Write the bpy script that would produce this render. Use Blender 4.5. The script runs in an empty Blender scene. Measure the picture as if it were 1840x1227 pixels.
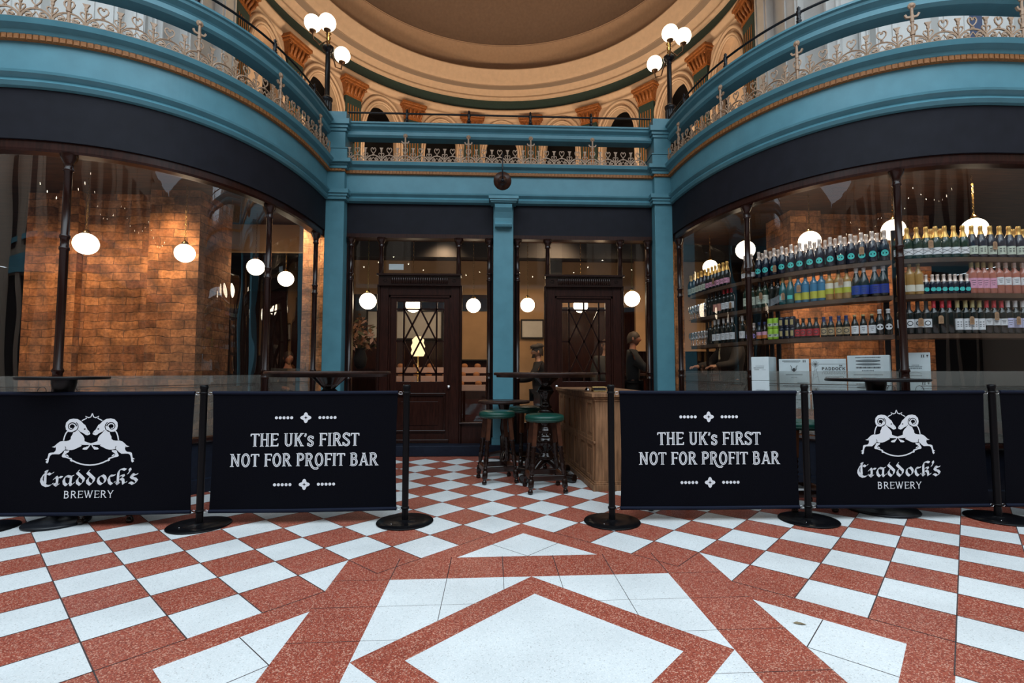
import bpy, bmesh, math, random
from mathutils import Vector, Matrix
random.seed(7)
PI = math.pi
sc = bpy.context.scene
col = sc.collection
# ---------------------------------------------------------------- camera
cam = bpy.data.cameras.new('camera'); camo = bpy.data.objects.new('camera', cam); col.objects.link(camo)
cam.sensor_width = 36; cam.lens = 17.563; cam.shift_x = -17.69/1840; cam.clip_start = .05; cam.clip_end = 200
camo.location = (0, 0, 1.12); camo.rotation_euler = (PI/2+.0581, 0, -.045)
sc.camera = camo
# ---------------------------------------------------------------- sky, exposure
sc.view_settings.view_transform = 'Standard'; sc.view_settings.look = 'None'
sc.view_settings.gamma = 1; sc.view_settings.use_curve_mapping = False
sc.view_settings.exposure = 0.0
w = bpy.data.worlds.new('overcast'); sc.world = w; w.use_nodes = True
w.node_tree.nodes['Background'].inputs[0].default_value = (.78, .90, 1, 1)
w.node_tree.nodes['Background'].inputs[1].default_value = 1.55
def area(loc, aim, sx, sy, p, c, name='lamp', shape='RECTANGLE', spread=PI):
    l = bpy.data.lights.new(name, 'AREA'); l.shape = shape; l.size = sx; l.size_y = sy; l.energy = p; l.color = c; l.spread = spread
    o = bpy.data.objects.new(name, l); o.location = loc
    o.rotation_euler = (Vector(aim)-Vector(loc)).to_track_quat('-Z', 'Y').to_euler(); col.objects.link(o); return o
def point(loc, p, c, r=.1, name='bulb'):
    l = bpy.data.lights.new(name, 'POINT'); l.energy = p; l.color = c; l.shadow_soft_size = r
    o = bpy.data.objects.new(name, l); o.location = loc; col.objects.link(o); return o
def spot(loc, aim, p, c, ang=1.6, r=.06, name='added_spot'):
    l = bpy.data.lights.new(name, 'SPOT'); l.energy = p; l.color = c; l.spot_size = ang; l.spot_blend = .8; l.shadow_soft_size = r
    o = bpy.data.objects.new(name, l); o.location = loc
    o.rotation_euler = (Vector(aim)-Vector(loc)).to_track_quat('-Z', 'Y').to_euler(); col.objects.link(o); return o
WARM = (1, .68, .40)
# glazed arcade roof over the crossing where the camera stands
area((0, -2.2, 9.6), (0, .8, 0), 14, 7.0, 960, (.80, .92, 1), 'skylight')
# unseen area lights added above the gallery floor to brighten the drum
for x in (-2.3, 0, 2.3):
    area((x, 7.7, 4.0), (x*1.1, 9.3, 7.0), 1.2, .3, 52, (1, .72, .48), 'added_drum_light')
# spots without fittings, added to brighten the brick walls of the bar rooms
for (x, y, tx, ty) in ((-6.0, 5.2, -6.1, 6.6), (-5.0, 5.3, -5.0, 6.6), (-4.05, 5.7, -4.3, 6.8), (-3.0, 6.9, -2.5, 8.0)):
    spot((x, y, 3.3), (tx, ty, 1.5), 110, WARM)
for (x, y, tx, ty) in ((3.6, 6.0, 3.9, 7.0), (4.6, 5.6, 4.8, 7.0), (5.6, 5.4, 5.6, 7.0), (3.0, 7.4, 2.9, 8.6)):
    spot((x, y, 3.3), (tx, ty, 1.4), 110, WARM)
for (x, y, tx, ty, p) in ((3.35, 4.95, 3.5, 4.6, 22), (4.3, 4.72, 4.3, 4.4, 22), (2.85, 5.9, 2.75, 5.7, 16)):  # more added spots, over the bottles and the back of the bar
    spot((x, y, 2.95), (tx, ty, 1.6), p, (1, .8, .6), 2.2)
spot((-1.0, 8.6, 3.3), (-1.0, 10.2, 1.6), 45, WARM, 2.2); spot((1.1, 8.3, 3.3), (.5, 10.2, 1.8), 80, WARM, 2.2)
spot((2.0, 8.0, 3.3), (2.2, 9.5, 1.2), 40, WARM, 2.0)
# ---------------------------------------------------------------- materials
def mat(name, rgb, rough=.5, metal=0, noise=0, nscale=30, bump=0, spec=.5, coat=0, emit=None, estr=0, stretch=None, rgb2=None, alpha=1, trans=0):
    m = bpy.data.materials.new(name); m.use_nodes = True; nt = m.node_tree; b = nt.nodes['Principled BSDF']
    b.inputs['Base Color'].default_value = (*rgb, 1); b.inputs['Roughness'].default_value = rough; b.inputs['Metallic'].default_value = metal
    b.inputs['Specular IOR Level'].default_value = spec; b.inputs['Coat Weight'].default_value = coat; b.inputs['Coat Roughness'].default_value = .1
    if trans: b.inputs['Transmission Weight'].default_value = trans
    if emit: b.inputs['Emission Color'].default_value = (*emit, 1); b.inputs['Emission Strength'].default_value = estr
    if noise or bump:
        tc = nt.nodes.new('ShaderNodeTexCoord'); mp = nt.nodes.new('ShaderNodeMapping'); nz = nt.nodes.new('ShaderNodeTexNoise')
        nz.inputs['Scale'].default_value = nscale; nz.inputs['Detail'].default_value = 5
        if stretch: mp.inputs['Scale'].default_value = stretch
        nt.links.new(tc.outputs['Object'], mp.inputs[0]); nt.links.new(mp.outputs[0], nz.inputs['Vector'])
        if noise:
            r = nt.nodes.new('ShaderNodeValToRGB'); r.color_ramp.elements[0].position = .32; r.color_ramp.elements[1].position = .7
            a = [c*(1-noise) for c in rgb]; c2 = rgb2 or [min(1, c*(1+noise)) for c in rgb]
            r.color_ramp.elements[0].color = (*a, 1); r.color_ramp.elements[1].color = (*c2, 1)
            nt.links.new(nz.outputs['Fac'], r.inputs[0]); nt.links.new(r.outputs[0], b.inputs['Base Color'])
        if bump:
            bp = nt.nodes.new('ShaderNodeBump'); bp.inputs['Strength'].default_value = bump; bp.inputs['Distance'].default_value = .01
            nt.links.new(nz.outputs['Fac'], bp.inputs['Height']); nt.links.new(bp.outputs[0], b.inputs['Normal'])
    return m
def terrazzo(name, base, c1, c2, pos, rough):
    m = bpy.data.materials.new(name); m.use_nodes = True; nt = m.node_tree; b = nt.nodes['Principled BSDF']
    tc = nt.nodes.new('ShaderNodeTexCoord')
    v = nt.nodes.new('ShaderNodeTexVoronoi'); v.inputs['Scale'].default_value = 230; nt.links.new(tc.outputs['Object'], v.inputs['Vector'])
    sp = nt.nodes.new('ShaderNodeSeparateColor'); nt.links.new(v.outputs['Color'], sp.inputs[0])
    r = nt.nodes.new('ShaderNodeValToRGB'); e = r.color_ramp.elements
    e[0].position = 0; e[0].color = (*c2, 1); e[1].position = 1; e[1].color = (*c1, 1)
    for p, c in ((pos[0], c2), (pos[0]+.03, base), (pos[1], base), (pos[1]+.04, c1)):
        q = e.new(p); q.color = (*c, 1)
    nt.links.new(sp.outputs[0], r.inputs[0])
    n = nt.nodes.new('ShaderNodeTexNoise'); n.inputs['Scale'].default_value = 2.2; n.inputs['Detail'].default_value = 6; nt.links.new(tc.outputs['Object'], n.inputs['Vector'])
    mr = nt.nodes.new('ShaderNodeMapRange'); mr.inputs[1].default_value = .3; mr.inputs[2].default_value = .75; mr.inputs[3].default_value = .86; mr.inputs[4].default_value = 1.06
    nt.links.new(n.outputs['Fac'], mr.inputs[0])
    mx = nt.nodes.new('ShaderNodeVectorMath'); mx.operation = 'SCALE'; nt.links.new(r.outputs[0], mx.inputs[0]); nt.links.new(mr.outputs[0], mx.inputs['Scale'])
    nt.links.new(mx.outputs[0], b.inputs['Base Color']); b.inputs['Roughness'].default_value = rough; b.inputs['Specular IOR Level'].default_value = .35
    return m
def brickmat(name, a, b_, mortar, scale=1.0):
    m = bpy.data.materials.new(name); m.use_nodes = True; nt = m.node_tree; b = nt.nodes['Principled BSDF']
    tc = nt.nodes.new('ShaderNodeTexCoord'); mp = nt.nodes.new('ShaderNodeVectorMath'); mp.operation = 'ADD'; nt.links.new(tc.outputs['UV'], mp.inputs[0])
    nd = nt.nodes.new('ShaderNodeTexNoise'); nd.inputs['Scale'].default_value = 4.5; nd.inputs['Detail'].default_value = 3; nt.links.new(tc.outputs['UV'], nd.inputs['Vector'])
    sd = nt.nodes.new('ShaderNodeVectorMath'); sd.operation = 'SCALE'; sd.inputs['Scale'].default_value = .07; nt.links.new(nd.outputs['Color'], sd.inputs[0]); nt.links.new(sd.outputs[0], mp.inputs[1])
    br = nt.nodes.new('ShaderNodeTexBrick'); nt.links.new(mp.outputs[0], br.inputs['Vector'])
    br.inputs['Color1'].default_value = (*a, 1); br.inputs['Color2'].default_value = (*b_, 1); br.inputs['Mortar'].default_value = (*mortar, 1)
    br.inputs['Scale'].default_value = scale; br.inputs['Mortar Size'].default_value = .006; br.inputs['Brick Width'].default_value = .34; br.inputs['Row Height'].default_value = .105; br.inputs['Bias'].default_value = -.1; br.inputs['Mortar Smooth'].default_value = .6
    n = nt.nodes.new('ShaderNodeTexNoise'); n.inputs['Scale'].default_value = 5; n.inputs['Detail'].default_value = 8; nt.links.new(tc.outputs['UV'], n.inputs['Vector'])
    n2 = nt.nodes.new('ShaderNodeTexNoise'); n2.inputs['Scale'].default_value = 28; n2.inputs['Detail'].default_value = 4; nt.links.new(tc.outputs['UV'], n2.inputs['Vector'])
    r = nt.nodes.new('ShaderNodeMapRange'); r.inputs[1].default_value = .35; r.inputs[2].default_value = .7; r.inputs[3].default_value = .42; r.inputs[4].default_value = 1.3; nt.links.new(n.outputs['Fac'], r.inputs[0])
    r2 = nt.nodes.new('ShaderNodeMapRange'); r2.inputs[1].default_value = .35; r2.inputs[2].default_value = .65; r2.inputs[3].default_value = .72; r2.inputs[4].default_value = 1.2; nt.links.new(n2.outputs['Fac'], r2.inputs[0])
    m3 = nt.nodes.new('ShaderNodeMath'); m3.operation = 'MULTIPLY'; nt.links.new(r.outputs[0], m3.inputs[0]); nt.links.new(r2.outputs[0], m3.inputs[1]); r = m3
    mx = nt.nodes.new('ShaderNodeVectorMath'); mx.operation = 'SCALE'; nt.links.new(br.outputs['Color'], mx.inputs[0]); nt.links.new(r.outputs[0], mx.inputs['Scale'])
    nt.links.new(mx.outputs[0], b.inputs['Base Color']); b.inputs['Roughness'].default_value = .85
    ad = nt.nodes.new('ShaderNodeMath'); ad.operation = 'MULTIPLY_ADD'; nt.links.new(n2.outputs['Fac'], ad.inputs[0]); ad.inputs[1].default_value = .8; nt.links.new(br.outputs['Fac'], ad.inputs[2])
    bp = nt.nodes.new('ShaderNodeBump'); bp.inputs['Strength'].default_value = .7; bp.inputs['Distance'].default_value = -.012; nt.links.new(ad.outputs[0], bp.inputs['Height']); nt.links.new(bp.outputs[0], b.inputs['Normal'])
    return m
def glassmat(name, tint=(1, 1, 1), wob=0.0, f=1.0, scale=(1.4, 1.4, .35), cap=1.0):
    m = bpy.data.materials.new(name); m.use_nodes = True; nt = m.node_tree; nt.nodes.remove(nt.nodes['Principled BSDF'])
    out = nt.nodes['Material Output']; t = nt.nodes.new('ShaderNodeBsdfTransparent'); t.inputs[0].default_value = (*tint, 1)
    g = nt.nodes.new('ShaderNodeBsdfGlossy'); g.inputs['Roughness'].default_value = 0.0; g.inputs['Color'].default_value = (.95, .97, 1, 1)
    fr = nt.nodes.new('ShaderNodeFresnel'); fr.inputs[0].default_value = 1.5
    mu = nt.nodes.new('ShaderNodeMath'); mu.operation = 'MULTIPLY'; mu.inputs[1].default_value = 1.7*f; nt.links.new(fr.outputs[0], mu.inputs[0])
    mn = nt.nodes.new('ShaderNodeMath'); mn.operation = 'MINIMUM'; mn.inputs[1].default_value = cap; nt.links.new(mu.outputs[0], mn.inputs[0]); mu = mn
    mx = nt.nodes.new('ShaderNodeMixShader'); nt.links.new(mu.outputs[0], mx.inputs[0]); nt.links.new(t.outputs[0], mx.inputs[1]); nt.links.new(g.outputs[0], mx.inputs[2]); nt.links.new(mx.outputs[0], out.inputs[0])
    if wob:
        tc = nt.nodes.new('ShaderNodeTexCoord'); mp = nt.nodes.new('ShaderNodeMapping'); mp.inputs['Scale'].default_value = scale
        n = nt.nodes.new('ShaderNodeTexNoise'); n.inputs['Scale'].default_value = 2.0; n.inputs['Detail'].default_value = 1; nt.links.new(tc.outputs['Object'], mp.inputs[0]); nt.links.new(mp.outputs[0], n.inputs['Vector'])
        bp = nt.nodes.new('ShaderNodeBump'); bp.inputs['Strength'].default_value = wob; bp.inputs['Distance'].default_value = .05
        nt.links.new(n.outputs['Fac'], bp.inputs['Height']); nt.links.new(bp.outputs[0], g.inputs['Normal'])
    return m
def emis(name, c, s):
    m = bpy.data.materials.new(name); m.use_nodes = True; nt = m.node_tree; nt.nodes.remove(nt.nodes['Principled BSDF'])
    e = nt.nodes.new('ShaderNodeEmission'); e.inputs[0].default_value = (*c, 1); e.inputs[1].default_value = s; nt.links.new(e.outputs[0], nt.nodes['Material Output'].inputs[0]); return m
def filmmat():
    m = bpy.data.materials.new('frosted_film'); m.use_nodes = True; nt = m.node_tree; b = nt.nodes['Principled BSDF']
    b.inputs['Base Color'].default_value = (.30, .29, .26, 1); b.inputs['Roughness'].default_value = .4; b.inputs['Specular IOR Level'].default_value = .3
    t = nt.nodes.new('ShaderNodeBsdfTransparent'); t.inputs[0].default_value = (.92, .95, .95, 1); mx = nt.nodes.new('ShaderNodeMixShader'); mx.inputs[0].default_value = .42
    nt.links.new(t.outputs[0], mx.inputs[1]); nt.links.new(b.outputs[0], mx.inputs[2]); nt.links.new(mx.outputs[0], nt.nodes['Material Output'].inputs[0]); return m
M = dict(
 blue=mat('teal_blue_paint', (.082, .235, .295), .42, noise=.08, nscale=6, spec=.35),
 navy=mat('navy_fascia_paint', (.0085, .0092, .0145), .65, noise=.15, nscale=8, bump=.08, spec=.18),
 gold=mat('ochre_dentil_paint', (.30, .125, .04), .55, noise=.25, nscale=60, spec=.3),
 iron_gold=mat('bronze_painted_iron', (.36, .235, .15), .5, noise=.2, nscale=50),
 black=mat('black_iron', (.005, .006, .009), .35, spec=.35),
 mahog=mat('dark_mahogany', (.024, .0065, .004), .3, noise=.4, nscale=9, stretch=(6, 6, .7), coat=.06, spec=.22),
 mahog2=mat('mahogany_mouldings', (.016, .005, .0035), .2, spec=.35),
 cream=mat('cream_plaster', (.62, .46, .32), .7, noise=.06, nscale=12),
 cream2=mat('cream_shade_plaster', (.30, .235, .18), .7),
 white=mat('pale_grey_plaster', (.56, .55, .53), .65, noise=.05, nscale=6),
 green=mat('dark_green_frieze', (.022, .052, .048), .6, noise=.1),
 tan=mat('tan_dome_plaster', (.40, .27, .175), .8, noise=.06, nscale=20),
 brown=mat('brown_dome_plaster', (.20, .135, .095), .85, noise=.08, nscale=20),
 orange=mat('gilded_capital', (.30, .105, .028), .42, noise=.35, nscale=40),
 red_t=terrazzo('red_terrazzo', (.36, .082, .050), (.58, .29, .21), (.22, .045, .03), (.22, .80), .34),
 white_t=terrazzo('white_terrazzo', (.72, .76, .77), (.80, .83, .84), (.54, .56, .56), (.03, .7), .34),
 joint=mat('dark_joint', (.05, .035, .035), .8),
 plinth=mat('blue_black_stone', (.009, .013, .024), .4, noise=.2, spec=.2),
 canvas=mat('black_canvas', (.0028, .003, .0055), .8, noise=.3, nscale=220, bump=.15, spec=.06),
 hem=mat('navy_black_hem', (.006, .009, .022), .7, spec=.15),
 print=mat('white_print', (.74, .76, .80), .6),
 post=mat('black_powder_coat', (.003, .003, .004), .3, spec=.18),
 chrome=mat('chrome', (.7, .7, .72), .15, metal=1),
 brass=mat('brass', (.62, .42, .16), .25, metal=1),
 bronze=mat('dark_bronze', (.09, .045, .022), .35, metal=.6),
 brownmetal=mat('brown_enamel', (.045, .017, .010), .3, noise=.3),
 oak=mat('worn_oak', (.24, .118, .058), .6, noise=.45, nscale=5, stretch=(9, 9, .8), bump=.2, spec=.25),
 dwood=mat('dark_stained_wood', (.012, .005, .0035), .16, noise=.3, nscale=20, spec=.5),
 twood=mat('table_top_wood', (.032, .014, .010), .35, noise=.4, nscale=5, stretch=(1, 8, 8), spec=.3),
 lwood=mat('lighter_brown_leg_wood', (.060, .020, .009), .35, noise=.3, nscale=20, spec=.25),
 leather=mat('green_leather', (.005, .052, .038), .32, noise=.2, nscale=60, spec=.4),
 globe=emis('lit_opal_globe', (1, .80, .56), 9),
 lampglobe=emis('lit_lamp_globe', (1, .86, .62), 5),
 bulb=emis('lit_small_bulb', (1, .85, .6), 30),
 glass=glassmat('shop_glass', (.97, .98, .98), f=.7),
 bowglass=glassmat('curved_shop_glass', (.97, .98, .98), .35, .8, cap=.20),
 frost=filmmat(),
 filmline=mat('film_lettering', (.03, .022, .018), .6),
 brick=brickmat('old_brick', (.44, .19, .075), (.19, .07, .03), (.17, .08, .04)),
 brickpale=brickmat('pale_brick', (.58, .30, .15), (.42, .2, .09), (.4, .24, .13)),
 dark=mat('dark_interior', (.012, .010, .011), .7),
 room=mat('tan_interior_wall', (.42, .26, .14), .8, noise=.1, nscale=3),
 ceil=mat('dark_timber_ceiling', (.045, .018, .008), .6, noise=.6, nscale=4, stretch=(1, 6, 1)),
 floorin=mat('bar_floor_boards', (.05, .028, .018), .5, noise=.3),
 shelf=mat('brown_shelf_board', (.075, .04, .022), .5, noise=.35, nscale=6),
 carton=mat('white_carton', (.66, .74, .77), .7, noise=.04, nscale=10),
 kraft=mat('brown_cardboard', (.36, .21, .11), .8),
 ink=mat('black_ink', (.03, .035, .04), .7), ink2=mat('grey_ink', (.2, .24, .26), .7),
)
# ---------------------------------------------------------------- mesh builder
class MB:
    def __init__(s): s.v = []; s.f = []; s.m = []; s.uv = None; s.sm = []
    def add(s, vs, fs, mi=0, sm=False):
        b = len(s.v); s.v += [tuple(v) for v in vs]
        for f in fs: s.f.append([b+i for i in f]); s.m.append(mi); s.sm.append(sm)
    def box(s, x0, x1, y0, y1, z0, z1, mi=0):
        s.add([(x, y, z) for z in (z0, z1) for y in (y0, y1) for x in (x0, x1)],
              [(0, 2, 3, 1), (4, 5, 7, 6), (0, 1, 5, 4), (1, 3, 7, 5), (3, 2, 6, 7), (2, 0, 4, 6)], mi)
    def bbox(s, x0, x1, y0, y1, z0, z1, b=.005, mi=0):
        pts = []
        for z, k in ((z0, b), (z0+b, 0), (z1-b, 0), (z1, b)):
            pts += [(x0+b, y0+k, z), (x1-b, y0+k, z), (x1-k, y0+b, z), (x1-k, y1-b, z), (x1-b, y1-k, z), (x0+b, y1-k, z), (x0+k, y1-b, z), (x0+k, y0+b, z)]
        f = [list(range(7, -1, -1)), list(range(24, 32))]
        for l in range(3):
            for i in range(8): j = (i+1) % 8; f.append((l*8+i, l*8+j, l*8+8+j, l*8+8+i))
        s.add(pts, f, mi)
    def obox(s, c, ax, ay, hx, hy, z0, z1, mi=0):   # box along horizontal directions ax, ay
        P = [(c[0]+ax[0]*a*hx+ay[0]*b*hy, c[1]+ax[1]*a*hx+ay[1]*b*hy, z) for z in (z0, z1) for b in (-1, 1) for a in (-1, 1)]
        s.add(P, [(0, 2, 3, 1), (4, 5, 7, 6), (0, 1, 5, 4), (1, 3, 7, 5), (3, 2, 6, 7), (2, 0, 4, 6)], mi)
    def lathe(s, prof, c=(0, 0, 0), n=16, mi=0, caps=True, a0=0, a1=2*PI):
        full = abs(a1-a0-2*PI) < 1e-6; m = n if full else n+1; vs = []
        for r, z in prof:
            for i in range(m): a = a0+(a1-a0)*i/n; vs.append((c[0]+r*math.cos(a), c[1]+r*math.sin(a), c[2]+z))
        fs = []
        for k in range(len(prof)-1):
            for i in range(n): j = (i+1) % m; fs.append((k*m+i, k*m+j, (k+1)*m+j, (k+1)*m+i))
        s.add(vs, fs, mi, True)
        if caps and full:
            if prof[0][0] > 1e-5: s.add(vs[:m], [list(range(m-1, -1, -1))], mi)
            if prof[-1][0] > 1e-5: s.add(vs[-m:], [list(range(m))], mi)
    def tube(s, pts, r, n=6, mi=0, closed=False, caps=True):
        pts = [Vector(p) for p in pts]; N = len(pts); rr = r if isinstance(r, (list, tuple)) else [r]*N
        rings = []; up = None
        for i, p in enumerate(pts):
            if closed: d = pts[(i+1) % N]-pts[i-1]
            else: d = pts[min(i+1, N-1)]-pts[max(i-1, 0)]
            if d.length < 1e-9: d = Vector((0, 0, 1))
            d.normalize()
            if up is None: up = Vector((0, 0, 1)) if abs(d.z) < .9 else Vector((0, 1, 0))
            a = d.cross(up)
            if a.length < 1e-4: a = d.orthogonal()
            a.normalize(); b = a.cross(d); up = b
            rings.append([p+a*math.cos(2*PI*(k+.5)/n)*rr[i]+b*math.sin(2*PI*(k+.5)/n)*rr[i] for k in range(n)])
        vs = [v for q in rings for v in q]; fs = []
        for i in range(N if closed else N-1):
            j = (i+1) % N
            for k in range(n): l = (k+1) % n; fs.append((i*n+k, i*n+l, j*n+l, j*n+k))
        s.add(vs, fs, mi, n > 4)
        if caps and not closed: s.add(rings[0], [list(range(n-1, -1, -1))], mi); s.add(rings[-1], [list(range(n))], mi)
    def sphere(s, c, r, n=16, m=10, mi=0, sz=1):
        s.lathe([(max(1e-6, r*math.sin(PI*k/m)), -r*sz*math.cos(PI*k/m)) for k in range(m+1)], c, n, mi, False)
    def sweep(s, path, prof, mi=0, closed=False, sm=False):   # path: (x, y, nx, ny); prof: (outward, z)
        vs = [(x+nx*o, y+ny*o, z) for (x, y, nx, ny) in path for (o, z) in prof]; K = len(prof); fs = []
        for i in range(len(path)-1):
            for k in range(K if closed else K-1): l = (k+1) % K; fs.append((i*K+k, (i+1)*K+k, (i+1)*K+l, i*K+l))
        s.add(vs, fs, mi, sm)
        if closed:
            s.add(vs[:K], [list(range(K))], mi); s.add(vs[-K:], [list(range(K-1, -1, -1))], mi)
    def poly(s, pts, mi=0): s.add(pts, [list(range(len(pts)))], mi)
    def build(s, name, m, parent=None, uv=None, bev=0):
        me = bpy.data.meshes.new(name); me.from_pydata(s.v, [], s.f)
        for mm in (m if isinstance(m, (list, tuple)) else [m]): me.materials.append(M[mm] if isinstance(mm, str) else mm)
        me.polygons.foreach_set('material_index', s.m); me.polygons.foreach_set('use_smooth', s.sm)
        if uv:
            L = me.uv_layers.new(name='uv')
            for p in me.polygons:
                n = p.normal
                for li in p.loop_indices:
                    co = me.vertices[me.loops[li].vertex_index].co
                    L.data[li].uv = (co.y, co.z) if abs(n.x) > abs(n.y) else (co.x, co.z)
        me.update(); o = bpy.data.objects.new(name, me); col.objects.link(o)
        if parent: o.parent = parent
        if bev:
            b = o.modifiers.new('b', 'BEVEL'); b.width = bev; b.segments = 2; b.limit_method = 'ANGLE'
        return o
def tag(o, label=None, cat=None, group=None, kind=None):
    if label: o['label'] = label
    if cat: o['category'] = cat
    if group: o['group'] = group
    if kind: o['kind'] = kind
    return o
def empty(name, loc=(0, 0, 0), rz=0, label=None, cat=None, group=None, kind=None):
    o = bpy.data.objects.new(name, None); o.location = loc; o.rotation_euler = (0, 0, rz); o.empty_display_size = .05; col.objects.link(o)
    return tag(o, label, cat, group, kind)
def S(o, label=None, cat='structure'): return tag(o, label, cat, None, 'structure')
KIDS = {}
def copy_tree(o, parent=None):
    c = o.copy(); col.objects.link(c)
    if parent: c.parent = parent
    for ch in list(o.children): copy_tree(ch, c)
    return c
# ---------------------------------------------------------------- plan curves of the two rounded shop corners
def superpath(side, n, a, xc, yb, b, ext=9.0):
    P = [(xc-a*(math.cos(PI/2*i/240)**(2/n)), yb-b*(math.sin(PI/2*i/240)**(2/n))) for i in range(241)] + [(ext, yb-b)]
    L = [0]
    for i in range(1, len(P)): L.append(L[-1]+math.hypot(P[i][0]-P[i-1][0], P[i][1]-P[i-1][1]))
    N = int(L[-1]/.05); Q = []; j = 0
    for i in range(N+1):
        d = i*.05
        while j < len(L)-2 and L[j+1] < d: j += 1
        t = (d-L[j])/max(1e-9, L[j+1]-L[j]); Q.append((P[j][0]+(P[j+1][0]-P[j][0])*t, P[j][1]+(P[j+1][1]-P[j][1])*t))
    R = []
    for i, (x, y) in enumerate(Q):
        x0, y0 = Q[max(0, i-3)]; x1, y1 = Q[min(N, i+3)]; dx, dy = x1-x0, y1-y0; l = math.hypot(dx, dy)
        R.append((side*x, y, side*dy/l, -dx/l))
    return R                                            # every .05 m from the facade pier outwards; (nx, ny) faces the crossing
LEFT = superpath(-1, 2.75, 1.98, 4.30, 6.72, 2.64)
RIGHT = superpath(1, 2.25, 1.93, 4.30, 6.72, 2.73)
def at(path, s, o=0):                                   # point at arc length s, offset o towards the crossing
    s = max(0, s)/.05; i = min(int(s), len(path)-2); t = s-i; a, b = path[i], path[i+1]
    x, y, nx, ny = [a[k]+(b[k]-a[k])*t for k in range(4)]
    return x+nx*o, y+ny*o, nx, ny
def seg(path, s0, s1, o=0, step=.05):
    n = max(1, int(round((s1-s0)/step))); R = []
    for i in range(n+1):
        x, y, nx, ny = at(path, s0+(s1-s0)*i/n, o); R.append((x, y, nx, ny))
    return R
def s_at_x(path, X):
    return min(range(len(path)), key=lambda i: abs(path[i][0]-X))*.05
def s_at_y(path, Y):
    return min(range(len(path)), key=lambda i: abs(path[i][1]-Y))*.05
# ================================================================ floor
HD = 1.12/5.275
def fw(u, v, z=0.0):        # tile-grid coordinates (half diagonals) -> metres
    x, y = (u+.0193)*HD, (v+17.527)*HD; c, s_ = math.cos(.014), math.sin(.014)
    return (x*c-y*s_, x*s_+y*c, z)
b = MB()
b.poly([(-13, -9, 0), (13, -9, 0), (13, 12, 0), (-13, 12, 0)], 0)
zt = .0006; G = .018
def tile(pts, mi=1, z=zt): b.poly([fw(u, v, z) for u, v in pts], mi)
def joint(p, q, wd=.02, z=.0009):
    dx, dy = q[0]-p[0], q[1]-p[1]; l = math.hypot(dx, dy); nx, ny = -dy/l*wd/2, dx/l*wd/2
    tile([(p[0]+nx, p[1]+ny), (q[0]+nx, q[1]+ny), (q[0]-nx, q[1]-ny), (p[0]-nx, p[1]-ny)], 2, z)
C = (1.0, -8.0)
def absent(u, v):
    if abs(u-C[0]) < 5 and abs(v-C[1]) < 5: return True
    for cx, cy in ((1, -3), (1, -13), (-4, -8), (6, -8)):
        if abs(u-cx)+abs(v-cy) < 3.5: return True
    return False
for u in range(-44, 47, 2):
    for v in range(-32, 16, 2):
        if v > 13: continue
        if absent(u, v) or (u in (-4, 6) and v in (-4, -12)): continue
        g = 1-G
        P = [(u+g, v), (u, v+g), (u-g, v), (u, v-g)]
        if u in (-4, 6) and -13 < v < -3:                  # halved along the frame
            sx = -1 if u == -4 else 1
            if abs(v-C[1]) < 4.5: P = [(u, v+g), (u+sx*g, v), (u, v-g)]
        tile(P)
for u, v in ((-4, -4), (6, -4), (-4, -12), (6, -12)):
    sx = -1 if u < 0 else 1
    tile([(u, v+1), (u+sx, v), (u, v-1)])
# triangles around the frame
for P in ([(1, -1), (-1, -3), (3, -3)], [(-4, -6), (-6, -8), (-4, -10)], [(6, -6), (8, -8), (6, -10)], [(1, -15), (-1, -13), (3, -13)]): tile(P)
for a_, b_ in (((0, -2), (1, -3)), ((2, -2), (1, -3)), ((-5, -7), (-4, -8)), ((-5, -9), (-4, -8)), ((7, -7), (6, -8)), ((7, -9), (6, -8))): joint(a_, b_)
R5, R3, D2 = 5.02, 3.58, 2.59
for sx in (-1, 1):
    for sy in (-1, 1):                                     # four white corners inside the frame
        tile([(C[0]+sx*R3, C[1]+sy*R3), (C[0], C[1]+sy*R3), (C[0]+sx*R3, C[1])])
tile([(C[0], C[1]+D2), (C[0]-D2, C[1]), (C[0], C[1]-D2), (C[0]+D2, C[1])])
q = R5*2/7
for k in range(8):
    t = -R5+k*q
    for lo, hi in ((-R5, -R3), (R3, R5)):
        if abs(t) < R5: joint((C[0]+t, C[1]+lo), (C[0]+t, C[1]+hi)); joint((C[0]+lo, C[1]+t), (C[0]+hi, C[1]+t), .012)
    for sg in (-1, 1):
        if .2 < abs(t) < R3-.05:
            joint((C[0]+t, C[1]+sg*R3), (C[0]+t, C[1]+sg*(R3-abs(t))), .014)
            joint((C[0]+sg*R3, C[1]+t), (C[0]+sg*(R3-abs(t)), C[1]+t), .01)
for u in range(-44, 47):                                   # fine joints between the squares
    for v in range(-32, 14):
        if (u % 2) == 0 or (v % 2) == 0: continue
        if absent(u, v) or abs(u-C[0]) > 30: continue
        if abs(u-C[0])+abs(v-C[1]) > 46: continue
        for s1, s2 in (((u+1, v), (u, v+1)), ((u, v+1), (u-1, v)), ((u-1, v), (u, v-1)), ((u, v-1), (u+1, v))): joint(s1, s2, .022, .0011)
o = b.build('floor', ['red_t', 'white_t', 'joint']); S(o, 'red and white chequered terrazzo floor with a framed diamond', 'floor')
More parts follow.
